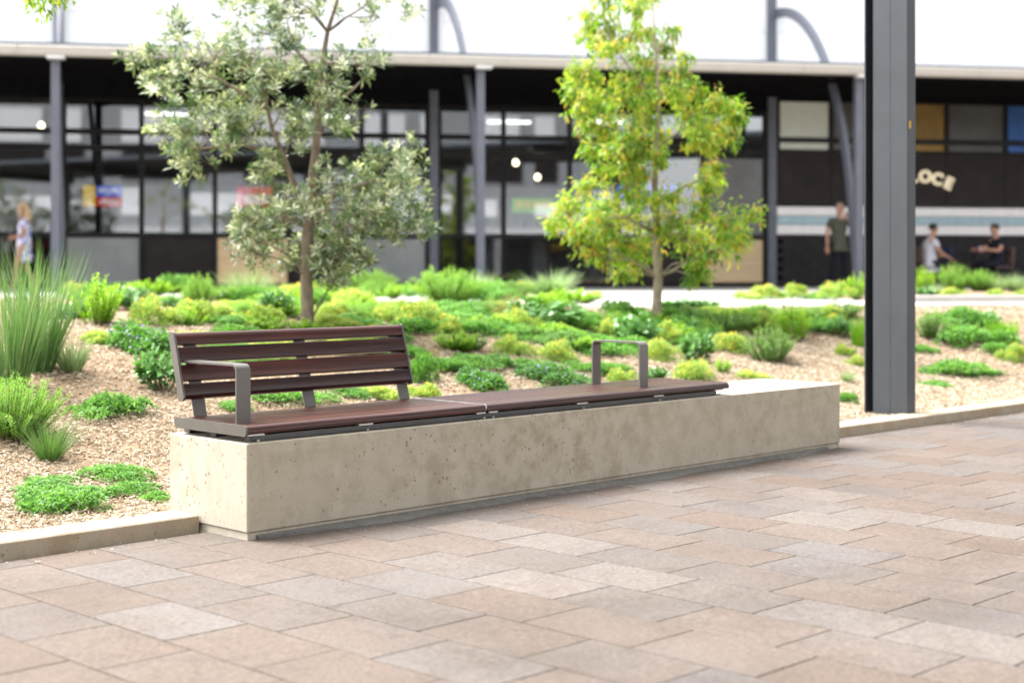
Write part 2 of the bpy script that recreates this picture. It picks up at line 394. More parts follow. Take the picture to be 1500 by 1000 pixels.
for k, (_, d, x0, y0, y1) in enumerate(near):
    key = round(y1-y0, 3)
    if key not in pm: pm[key] = paver_mesh(PX, y1-y0, k).mesh('paver')
    obj('paver', pm[key], M_PAVE, pave, (x0+PX/2, (y0+y1)/2, random.uniform(-.0004, .0004)), (random.uniform(-.0007, .0007), random.uniform(-.0007, .0007), random.uniform(-.0012, .0012)))
pb = MB()
for (_, d, x0, y0, y1) in rest:
    gq = .0026; pb.box(x0+gq, x0+PX-gq, y0+gq, y1-gq, -.03, random.uniform(-.0004, .0004), .0007)
stuff(obj('paver_field', pb, M_PAVE_ALL, pave))

# kerbs
def kerb(name, p0, p1, z0, segs):
    k = empty(name, (0, 0, 0)); struct(k)
    v0 = Vector(p0); v1 = Vector(p1); L = (v1-v0).length; an = math.atan2((v1-v0).y, (v1-v0).x)
    a = 0
    for s in segs:
        b = min(a+s, L); m = MB().box(a+.002, b-.002, 0, .195, -.03, .066, .006)
        obj('kerb_stone', m, M_KERB, k, (v0.x, v0.y, z0), (0, 0, an)); a = b
        if a >= L-1e-3: break
    return k
kerb('kerb_left', (-14.0, .335, 0), (-.006, .335, 0), 0.004, [2.4]*4+[2.2, 2.194])
kerb('kerb_right', (4.475, .315, 0), (22, -.10, 0), 0.004, [3.3, 3.2, 3.0, 3.0, 3.0, 3.0])

# garden bed: mulch ground and loose chips
xs = np.linspace(-16, 34, 251); ys = np.concatenate([np.linspace(.5, 7, 60), np.linspace(7.3, 34, 70)])
gx, gy = np.meshgrid(xs, ys); gz = terr(gx, gy)
nn, tt = nt_of(gx, gy); keep = nn > bed_edge(tt)-.05
rng = np.random.default_rng(5); gz = gz+rng.normal(0, .004, gz.shape)*(gy > .6)
vid = np.arange(gx.size).reshape(gx.shape); fs = []
for a in range(gx.shape[0]-1):
    for b in range(gx.shape[1]-1):
        if keep[a, b] or keep[a+1, b] or keep[a, b+1] or keep[a+1, b+1]: fs.append((vid[a, b], vid[a, b+1], vid[a+1, b+1], vid[a+1, b]))
struct(obj('garden_bed', mesh_np('garden_bed', np.stack([gx.ravel(), gy.ravel(), gz.ravel()], 1), [tuple(int(q) for q in f_) for f_ in fs], True), M_MULCHBED))

def chips(regions):
    V = []; F = []; A = []
    base = 0
    for reg_ in regions:
        x0, x1, y0, y1, n, s = reg_[:6]; zfix = reg_[6] if len(reg_) > 6 else None
        X = rng.uniform(x0, x1, n); Y = rng.uniform(y0, y1, n)
        ok = np.ones(n, bool) if zfix is not None else (nt_of(X, Y)[0] > bed_edge(nt_of(X, Y)[1])) & (Y > .52) & ~((X > -.05) & (X < 4.5) & (Y < .60))
        X = X[ok]; Y = Y[ok]; n = len(X); Z = terr(X, Y)+rng.uniform(.001, .012, n) if zfix is None else np.full(n, zfix)
        L = s*rng.uniform(.004, .017, n); W = s*rng.uniform(.002, .005, n); H_ = s*rng.uniform(.001, .003, n)
        yaw = rng.uniform(0, 6.283, n); pit = rng.normal(0, .25 if zfix is None else .02, n); rol = rng.normal(0, .35 if zfix is None else .05, n)
        cy_, sy_ = np.cos(yaw), np.sin(yaw); cp, sp_ = np.cos(pit), np.sin(pit); cr, sr = np.cos(rol), np.sin(rol)
        ax = np.stack([cy_*cp, sy_*cp, sp_], 1); ay = np.stack([-sy_*cr, cy_*cr, sr], 1); az = np.cross(ax, ay)
        c = np.stack([X, Y, Z], 1)
        for (a, b_, h) in ((-1, -1, 0), (-.8, 1, 0), (1, -.7, 0), (.9, .9, 0), (-.9, 0.1, 1), (.85, -.1, 1)):
            V.append(c+ax*(a*L)[:, None]+ay*(b_*W)[:, None]+az*(h*H_*2)[:, None])
        k = np.arange(n)
        off = base
        id_ = [off+q*n+k for q in range(6)]
        for f_ in ((0, 2, 5), (0, 5, 4), (3, 1, 4), (3, 4, 5), (0, 4, 1), (2, 3, 5)):
            F.append(np.stack([id_[f_[0]], id_[f_[1]], id_[f_[2]]], 1))
        r = np.clip(rng.beta(2.4, 1.9, n), 0, 1); A += [r]*6
        base += 6*n
    return mesh_np('mulch_chips', np.concatenate(V), np.concatenate(F), False, np.concatenate(A))
stuff(tag(obj('mulch_chips', chips([(-4.2, 1.6, .5, 3.0, 48000, 1.0), (-1.5, 4.5, 3.0, 6.0, 22000, 1.2), (4.4, 9.5, .5, 3.0, 32000, 1.1), (1.6, 4.6, .55, 3.0, 13000, 1.1), (8, 14, .5, 3.5, 18000, 1.4), (3.5, 10, 3.0, 6.0, 14000, 1.4), (-3, -.1, .47, .525, 130, .8, .073), (-3, -.1, .36, .5, 25, .7, .073), (4.6, 9, .40, .46, 120, .8, .073), (-2.5, 0, .20, .325, 60, .6, .003), (4.6, 8.5, .12, .27, 60, .6, .003), (0, 4.4, -.25, -.09, 25, .5, .003)]), M_CHIP), 'tan wood-chip mulch spread over the sloping garden bed', 'mulch'))

# forecourt and far path in front of the shops, second bed
fc = empty('forecourt', (PB.x, PB.y, ZB), BA); struct(fc)
def bl(t, n): return (t, -n)
edge_pts = [(t, float(bed_edge(np.array(t)))) for t in np.linspace(-14, -5, 19)]
poly = [(-60, -8.99)]+[(t, -n) for t, n in edge_pts]+[(60, -15.3), (60, 1), (-60, 1)]
obj('path_slab', MB().prism(poly, 'z', -.30, .004), M_PATH, fc)
b2 = MB().prism([(-3.2, -13.7), (30, -13.7), (30, -6.5), (-1.2, -6.5), (-3.2, -9)], 'z', -.1, .03)
b2o = struct(obj('second_garden_bed', b2, M_MULCHBED, None, (PB.x, PB.y, ZB), (0, 0, BA)))
struct(obj('far_kerb', MB().box(-3.3, 30, -13.85, -13.71, -.05, .09, .01), M_PATH, None, (PB.x, PB.y, ZB), (0, 0, BA)))

# ------------------------------------------------------------------ concrete block and timber bench
blk = empty('concrete_block', (0, 0, 0)); tag(blk, 'long beige cast concrete block carrying the timber bench', 'concrete block')
obj('block_body', MB().box(0, 4.478, 0, .585, .032, .400, .004), M_BLOCK, blk)
obj('block_foot', MB().box(.006, 4.470, .004, .58, -.02, .030, .003), M_BLOCK, blk)
mo = MB(); random.seed(4); nseg = 150; top = []; fr = []; lip = []
for k in range(nseg+1):
    x = .05+4.28*k/nseg; e = min(1, k/26)*min(1, (nseg-k)/14)
    y = -(.012+e*(.062+.016*math.sin(x*3.1)+.012*math.sin(x*9.7+1)+random.uniform(-.006, .006)))
    top.append((x, .003, .019)); lip.append((x, y*.86, .013+random.uniform(-.0015, .0015))); fr.append((x, y, .0005))
b0 = len(mo.v); mo.v += top+lip+fr
for k in range(nseg):
    mo.f.append((k, k+1, nseg+1+k+1, nseg+1+k)); mo.f.append((nseg+1+k, nseg+2+k, 2*nseg+3+k, 2*nseg+2+k))
o = obj('mortar_bed', mo, M_MORTAR, blk); o['label'] = 'ragged grey mortar strip along the foot of the block'

bench = empty('bench', (0, 0, .40)); tag(bench, 'long slatted dark hardwood bench with one backrest and grey metal armrests', 'bench')
ZT = .071          # slat top above block
def slat_profile(y0, y1, z0, z1, rf=.004, rb=.004, nose=False):
    p = []
    def arc(cx, cz, r, a0, a1, n=4):
        for i in range(n+1):
            a = R(a0+(a1-a0)*i/n); p.append((cx+r*math.cos(a), cz+r*math.sin(a)))
    if nose:
        r = (z1-z0)*.62
        arc(y0+r, z1-r, r, 180, 90, 7)
    else: arc(y0+rf, z1-rf, rf, 180, 90)
    arc(y1-rb, z1-rb, rb, 90, 0); arc(y1-rb, z0+rb, rb, 0, -90)
    arc(y0+rf, z0+rf, rf, -90, -180); return p
nsl = 6; y_f = .012; wid = [.086]+[.0755]*5; gap = .012
for (xa, xb) in ((.012, 1.388), (1.400, 3.335)):
    y = y_f
    for k in range(nsl):
        m = MB().prism(slat_profile(y, y+wid[k], ZT-.036, ZT-(.002 if k else 0), nose=(k == 0)), 'x', xa, xb).mesh('slat', True)
        me_o = obj('seat_slat', m, M_SLAT, bench); y += wid[k]+gap
y_b = y-gap
for me_ in {o_.data for o_ in bench.children}:
    for pl in me_.polygons: pl.use_smooth = len(pl.vertices) <= 4
    me_.set_sharp_from_angle(angle=R(35))
# end plates of the seat and under-frame
def round_plate(y0, y1, z0, z1, r):
    p = []
    for cx, cz, a0 in ((y1-r, z1-r, 0), (y0+r, z1-r, 90), (y0+r, z0+r, 180), (y1-r, z0+r, 270)):
        for i in range(6): a = R(a0+90*i/5); p.append((cx+r*math.cos(a), cz+r*math.sin(a)))
    return p
obj('end_plate', MB().prism(round_plate(.010, y_b+.012, .027, ZT+.002, .016), 'x', .001, .011), M_FRAME, bench)
obj('joint_strip', MB().prism(round_plate(.014, y_b, ZT-.034, ZT+.0005, .014), 'x', 1.3905, 1.3975), M_ALU, bench)
for y in (.045, .30, .50):
    obj('under_rail', MB().box(.05, 3.26, y, y+.045, .001, .026, .002), M_DARKRAIL, bench)
for x in (.03, .62, 1.345, 1.39+.015, 2.06, 2.68, 3.22):
    bkt = obj('bracket', MB().box(x, x+.034, .030, .53, .0265, ZT-.0365, .001), M_DARKRAIL, bench)
    obj('clip', MB().box(x-.008, x+.075, .022, .05, ZT-.0445, ZT-.0365, .001), M_ALU, bkt)
    obj('bolt_head', MB().lathe([(.006, 0), (.006, .006), (.004, .008)], 10, (x+.045, .026, .002)), M_ALU, bkt)
# backrest
lean = math.atan2(.085, .29)
zb0, zb1 = .153, .455       # backrest bottom and top above block
def back_y(z): return .500+(z-zb0)*math.tan(lean)
hs = [.068, .0725, .0665, .058]; gp_ = .0125; z = zb0; slats = []
for k in range(4):
    slats.append((z, z+hs[k])); z += hs[k]+gp_
Ml = Matrix.Translation((0, .500, zb0)) @ Matrix.Rotation(-lean, 4, 'X')
for k, (a, b) in enumerate(slats):
    a -= zb0; b -= zb0
    prof = []
    def arc2(cy, cz, r, a0, a1, n=5):
        for i in range(n+1): q = R(a0+(a1-a0)*i/n); prof.append((cy+r*math.cos(q), cz+r*math.sin(q)))
    rt = .022 if k == 3 else .005; rbm = .022 if k == 0 else .005
    arc2(rt, b-rt, rt, 180, 90); arc2(.032-.004, b-.004, .004, 90, 0); arc2(.032-.004, a+.004, .004, 0, -90); arc2(rbm, a+rbm, rbm, 270, 180)
    m = MB().prism(prof, 'x', .030, 1.345); m.v = [tuple(Ml @ Vector(p)) for p in m.v]
    me_ = m.mesh('slat', True)
    for pl in me_.polygons: pl.use_smooth = len(pl.vertices) <= 4
    me_.set_sharp_from_angle(angle=R(35))
    obj('back_slat', me_, M_SLAT, bench)
zt = slats[-1][1]-zb0
for (xa, xb) in ((.018, .0285), (1.3465, 1.357)):
    m = MB().prism(round_plate(-.003, .040, -.006, zt+.004, .018), 'x', xa, xb); m.v = [tuple(Ml @ Vector(p)) for p in m.v]
    obj('back_end_plate', m, M_FRAME, bench)
for x in (.082, .690, 1.278):
    m = MB(); m.box(x, x+.066, .0335, .0415, -.075, zt-.01, .001); m.v = [tuple(Ml @ Vector(p)) for p in m.v]
    up = obj('back_upright', m, M_FRAME, bench)
    m = MB().box(x, x+.066, .50, .575, ZT-.045, ZT-.037); obj('upright_foot', m, M_FRAME, up)
# armrests: bent flat bar
def flat_bar(path, x0, x1, th):
    """path of (y,z); offset by thickness to the inside"""
    pts = [Vector((0, p[0], p[1])) for p in path]; n = len(pts); A = []; B = []
    for i, p in enumerate(pts):
        t = (pts[min(i+1, n-1)]-pts[max(i-1, 0)]).normalized(); nrm = Vector((0, -t.z, t.y)); A.append(p); B.append(p-nrm*th)
    m = MB()
    for x in (x0, x1): m.v += [(x, p.y, p.z) for p in A]+[(x, p.y, p.z) for p in B]
    k = 2*n
    for i in range(n-1):
        m.f += [(i, i+1, k+i+1, k+i), (n+i, k+n+i, k+n+i+1, n+i+1), (i, n+i, n+i+1, i+1), (k+i, k+i+1, k+n+i+1, k+n+i)]
    m.f += [(0, k, k+n, n), (n-1, n+n-1, k+2*n-1, k+n-1)]
    me_ = m.mesh('armrest', True); me_.set_sharp_from_angle(angle=R(40)); return me_
def corner(cy, cz, r, a0, a1, n=8): return [(cy+r*math.cos(R(a0+(a1-a0)*i/n)), cz+r*math.sin(R(a0+(a1-a0)*i/n))) for i in range(n+1)]
r_ = .032; ztop = .318; yf = .150
obj('armrest', flat_bar([(yf, ZT-.006)]+corner(yf+r_, ztop-r_, r_, 180, 90)+[(.548, ztop)], .052, .124, .0085), M_FRAME, bench)
yb = .505
o = obj('armrest', flat_bar([(yf, ZT-.006)]+corner(yf+r_, ztop-r_, r_, 180, 90)+corner(yb-r_, ztop-r_, r_, 90, 0)+[(yb, ZT-.006)], 2.705, 2.775, .0085), M_FRAME, bench)
o['label'] = 'free-standing inverted U armrest on the backless half'

# ------------------------------------------------------------------ steel post
post = empty('steel_post', (6.05, .43, .03)); tag(post, 'tall charcoal steel column standing in the mulch behind the right kerb', 'column')
obj('post_body', MB().box(0, .115, 0, .285, -.1, 6.5, .004), M_POST, post)
obj('post_web', MB().box(.1155, .130, .24, .345, -.1, 6.5), M_POST, post)
obj('post_flange', MB().box(0, .130, .3455, .358, -.1, 6.5, .003), M_POST, post)
wd = MB(); random.seed(2)
wd.tube([(-.0005+random.uniform(-.0006, .0006), .142+random.uniform(-.001, .001), q*.12-.1) for q in range(56)], .0016, 5)
obj('weld_seam', wd, M_POST, post)
obj('yellow_tag', MB().box(.018, .040, -.004, -.0005, 2.10, 2.155, .001), plain('tag_yellow', (.75, .42, .02), .5, .4), post)

# ------------------------------------------------------------------ plants
class LF:
    """leaf and blade collector with a random value per leaf"""
    def __init__(s, seed): s.v = []; s.f = []; s.a = []; s.n = 0; s.r = random.Random(seed)
    def leaf(s, p, d, up, L, W, rv, fold=.25, curl=0.0, wide=.45):
        d = d.normalized(); side = d.cross(up)
        side = side.normalized() if side.length > 1e-5 else d.orthogonal().normalized()
        nr = side.cross(d); b = s.n
        m1 = p+d*(L*wide)-nr*(curl*L*.25); tip = p+d*L-nr*(curl*L)
        s.v += [p, m1+side*W*.5+nr*(fold*W*.5), m1-side*W*.5+nr*(fold*W*.5), tip, m1]
        s.f += [(b, b+4, b+1), (b, b+2, b+4), (b+1, b+4, b+3), (b+4, b+2, b+3)]
        s.a += [rv]*5; s.n += 5
    def leaf2(s, p, d, up, L, W, rv):
        d = d.normalized(); side = d.cross(up)
        side = side.normalized() if side.length > 1e-5 else d.orthogonal().normalized()
        b = s.n; m1 = p+d*(L*.5)
        s.v += [p, m1+side*W*.5, p+d*L, m1-side*W*.5]; s.f += [(b, b+3, b+2, b+1)]; s.a += [rv]*4; s.n += 4
    def blade(s, p, d0, L, W, droop, rv, segs=5):
        b = s.n; d = d0.normalized(); q = Vector(p); side = d.cross(Vector((0, 0, 1))); side = side.normalized() if side.length > .05 else Vector((1, 0, 0))
        tw = s.r.uniform(-1, 1); side = (Matrix.Rotation(tw, 3, d) @ side)
        for i in range(segs):
            w = W*(.7+.3*math.sin(math.pi*min(1, i/segs*1.6)))*(1-(i/segs)**3)*.5
            s.v += [q+side*w, q-side*w]; s.a += [rv, rv]
            q = q+d*(L/segs); d = (d+Vector((d0.x, d0.y, 0))*droop/segs-Vector((0, 0, droop*.8*(i+1)/segs/segs*2))).normalized()
        s.v.append(q); s.a.append(min(1, rv+.12))
        for i in range(segs-1): s.f.append((b+2*i, b+2*i+1, b+2*i+3, b+2*i+2))
        s.f.append((b+2*segs-2, b+2*segs-1, b+2*segs)); s.n += 2*segs+1
    def mesh(s, name): return mesh_np(name, [tuple(x) for x in s.v], s.f, True, s.a)
def rv3(r): 
    z = r.uniform(-1, 1); a = r.uniform(0, 6.2832); q = math.sqrt(1-z*z); return Vector((q*math.cos(a), q*math.sin(a), z))
def flower(mb, p, rad, r):
    n = 5; b = len(mb.v); ph = r.uniform(0, 6.28); tilt = Vector((r.uniform(-.4, .4), r.uniform(-.4, .4), 1)).normalized(); u = tilt.orthogonal().normalized(); w = tilt.cross(u)
    mb.v.append(tuple(p+tilt*rad*.45))
    for k in range(n): a = ph+k*2*math.pi/n; mb.v.append(tuple(p+(u*math.cos(a)+w*math.sin(a))*rad))
    mb.v.append(tuple(p-tilt*rad*.3))
    for k in range(n): k2 = (k+1) % n; mb.f += [(b, b+1+k, b+1+k2), (b+n+1, b+1+k2, b+1+k)]

# every builder makes a plant of nominal radius 1 m and height 1 m scaled to (rad, hgt); leaf sizes stay real
def outline(r, seed):
    ph = [r.uniform(0, 6.28) for _ in range(4)]
    return lambda a: 1+.16*math.sin(2*a+ph[0])+.13*math.sin(3*a+ph[1])+.10*math.sin(5*a+ph[2])+.07*math.sin(9*a+ph[3])
def p_blades(seed, rad, hgt, n, W, droop, core=.22, spread=1.0, up=.55):
    lf = LF(seed); r = lf.r
    for i in range(n):
        a = r.uniform(0, 6.2832); q = math.sqrt(r.random())
        p = Vector((math.cos(a)*q*rad*core, math.sin(a)*q*rad*core, -.02))
        a2 = a+r.gauss(0, .5); tilt = (q*.75+.12*r.random())*spread
        d = Vector((math.cos(a2)*tilt*rad/hgt, math.sin(a2)*tilt*rad/hgt, up+.45*r.random()))
        L = hgt*r.uniform(.55, 1.12); lf.blade(p, d, L, W*r.uniform(.7, 1.2), droop*r.uniform(.4, 1.3), min(1, max(0, r.gauss(.48, .2))), 6)
    return lf, None, None
def p_dome(seed, rad, hgt, n, L, W, jit=.9, dense=1.0, fl=None, flr=.01, upb=.6, fold=.3):
    lf = LF(seed); r = lf.r; mb = MB()
    subs = []
    for k in range(r.randint(7, 11)):
        a = r.uniform(0, 6.2832); q = math.sqrt(r.random())*.72 if k else 0
        subs.append((q*math.cos(a)*rad, q*math.sin(a)*rad, rad*r.uniform(.22, .46)*(1.25-q*.6), hgt*r.uniform(.45, 1.05)*(1.05-.45*q), r.uniform(-.12, .12)))
    tot = sum(b[2]**2 for b in subs)
    def pick():
        u = r.random()*tot
        for b in subs:
            u -= b[2]**2
            if u <= 0: return b
        return subs[-1]
    for i in range(n):
        cx, cy, sr, sh, tone = pick(); a = r.uniform(0, 6.2832); q = math.sqrt(r.random())*(1+.25*math.sin(3*a+cx*40))
        stray = r.random() < .10
        if stray: q *= r.uniform(1.0, 1.5)
        x, y = cx+q*sr*math.cos(a), cy+q*sr*math.sin(a); s_ = max(0., 1-q**2.0)
        z = sh*(s_**.6)*(1-.5*r.random()**2)+r.uniform(0, .012)
        if r.random() < .06: z += hgt*r.uniform(.05, .25)*s_
        d = Vector((math.cos(a)*q, math.sin(a)*q, upb*r.uniform(.2, 1.4)))+rv3(r)*jit
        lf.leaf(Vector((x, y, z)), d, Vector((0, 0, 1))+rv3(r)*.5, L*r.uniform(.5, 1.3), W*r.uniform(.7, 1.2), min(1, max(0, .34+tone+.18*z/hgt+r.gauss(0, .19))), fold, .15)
    if fl:
        for i in range(fl):
            cx, cy, sr, sh, tone = pick(); a = r.uniform(0, 6.2832); q = math.sqrt(r.random())*.95
            flower(mb, Vector((cx+q*sr*math.cos(a), cy+q*sr*math.sin(a), sh*(max(0, 1-q**2)**.6)+r.uniform(.004, .04))), flr*r.uniform(.7, 1.2), r)
        return lf, mb, None
    return lf, None, None
def p_stems(seed, rad, hgt, ns, nl, L, W, lean=.8, taper=.25, wide=.5, stemr=.004, fold=.3):
    lf = LF(seed); r = lf.r; st = MB()
    for i in range(ns):
        a = r.uniform(0, 6.2832); q = math.sqrt(r.random()); b = Vector((math.cos(a)*q*rad*.35, math.sin(a)*q*rad*.35, -.02))
        tip = Vector((math.cos(a)*q*rad*lean+r.gauss(0, rad*.1), math.sin(a)*q*rad*lean+r.gauss(0, rad*.1), hgt*(1-.45*q*q)*r.uniform(.7, 1.1)))
        mid = b.lerp(tip, .5)+Vector((math.cos(a), math.sin(a), 0))*rad*.1*q+Vector((0, 0, hgt*.08))
        pts = [b, b.lerp(mid, .6), mid, mid.lerp(tip, .6), tip]; st.tube(pts, [stemr, stemr*.8, stemr*.7, stemr*.5, stemr*.3], 4, False)
        def P(t): return b.lerp(mid, t*2) if t < .5 else mid.lerp(tip, t*2-1)
        for k in range(nl):
            t = taper+(1-taper)*(k+r.random())/nl; p = P(min(t, .999)); ax = (tip-b).normalized()
            sd_ = Matrix.Rotation(k*2.4+r.uniform(-.4, .4), 3, ax) @ ax.orthogonal().normalized()
            d = sd_*r.uniform(.6, 1.0)+ax*r.uniform(.4, 1.1)
            sz = (1.05-.35*t)*r.uniform(.7, 1.2)
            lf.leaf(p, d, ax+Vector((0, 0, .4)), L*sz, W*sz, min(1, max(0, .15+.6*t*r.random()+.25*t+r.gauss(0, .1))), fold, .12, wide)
    return lf, None, st
NOM = {}
def proto(kind, var):
    """returns (nominal radius, nominal height, {part: (mesh, material)})"""
    s = 100+var*17
    if kind == 'lomandra': rad, hgt = .42, .95; q = p_blades(s, rad, hgt, 360, .012, .45, .34, .95)
    elif kind == 'tussock': rad, hgt = .19, .34; q = p_blades(s+1, rad, hgt, 420, .0035, .45, .22, 1.1)
    elif kind == 'silver': rad, hgt = .25, .36; q = p_blades(s+2, rad, hgt, 330, .008, .35, .3, 1.15)
    elif kind == 'ball': rad, hgt = .17, .36; q = p_blades(s+3, rad, hgt, 700, .006, .1, .75, .55, .8)
    elif kind == 'dry': rad, hgt = .2, .3; q = p_blades(s+4, rad, hgt, 160, .005, .3, .6, .9)
    elif kind == 'mat': rad, hgt = .26, .09; q = p_dome(s+5, rad, hgt, 3400, .021, .014, .75, upb=.3)
    elif kind == 'violet': rad, hgt = .30, .17; q = p_dome(s+6, rad, hgt, 3400, .028, .019, .75, 1, 45, .008, .3)
    elif kind == 'daisy': rad, hgt = .23, .16; q = p_dome(s+7, rad, hgt, 4200, .034, .006, .7, 1, 150, .0085, 1.3)
    elif kind == 'feather': rad, hgt = .33, .42; q = p_stems(s+8, rad, hgt, 130, 70, .042, .0075, 1.05, .10)
    elif kind == 'broad': rad, hgt = .24, .24; q = p_stems(s+9, rad, hgt, 32, 10, .095, .066, 1.0, .25, .5, .004, .2)
    elif kind == 'lime': rad, hgt = .25, .33; q = p_stems(s+10, rad, hgt, 46, 34, .040, .020, .9, .12, .6)
    elif kind == 'rosemary': rad, hgt = .26, .34; q = p_stems(s+11, rad, hgt, 80, 42, .034, .013, 1.0, .12, .5)
    lf, fl, st = q; parts = {'foliage': (lf.mesh(kind+'_foliage'), ML[kind])}
    if fl: parts['flowers'] = (mesh_np(kind+'_flowers', fl.v, fl.f, False), M_VIO if kind == 'violet' else M_YEL)
    if st: parts['stems'] = (mesh_np(kind+'_stems', st.v, st.f, True), M_STEM)
    return rad, hgt, parts
KN = {'lomandra': ('strappy_grass', 'grass'), 'tussock': ('tussock', 'grass'), 'silver': ('grey_tussock', 'grass'), 'ball': ('ball_grass', 'grass'), 'dry': ('dry_grass', 'grass'),
      'mat': ('groundcover', 'groundcover'), 'violet': ('violet_groundcover', 'groundcover'), 'daisy': ('flowering_mound', 'flowers'), 'feather': ('feathery_shrub', 'shrub'),
      'broad': ('broad_leaved_plant', 'plant'), 'lime': ('leafy_shrub', 'shrub'), 'rosemary': ('dense_shrub', 'shrub')}
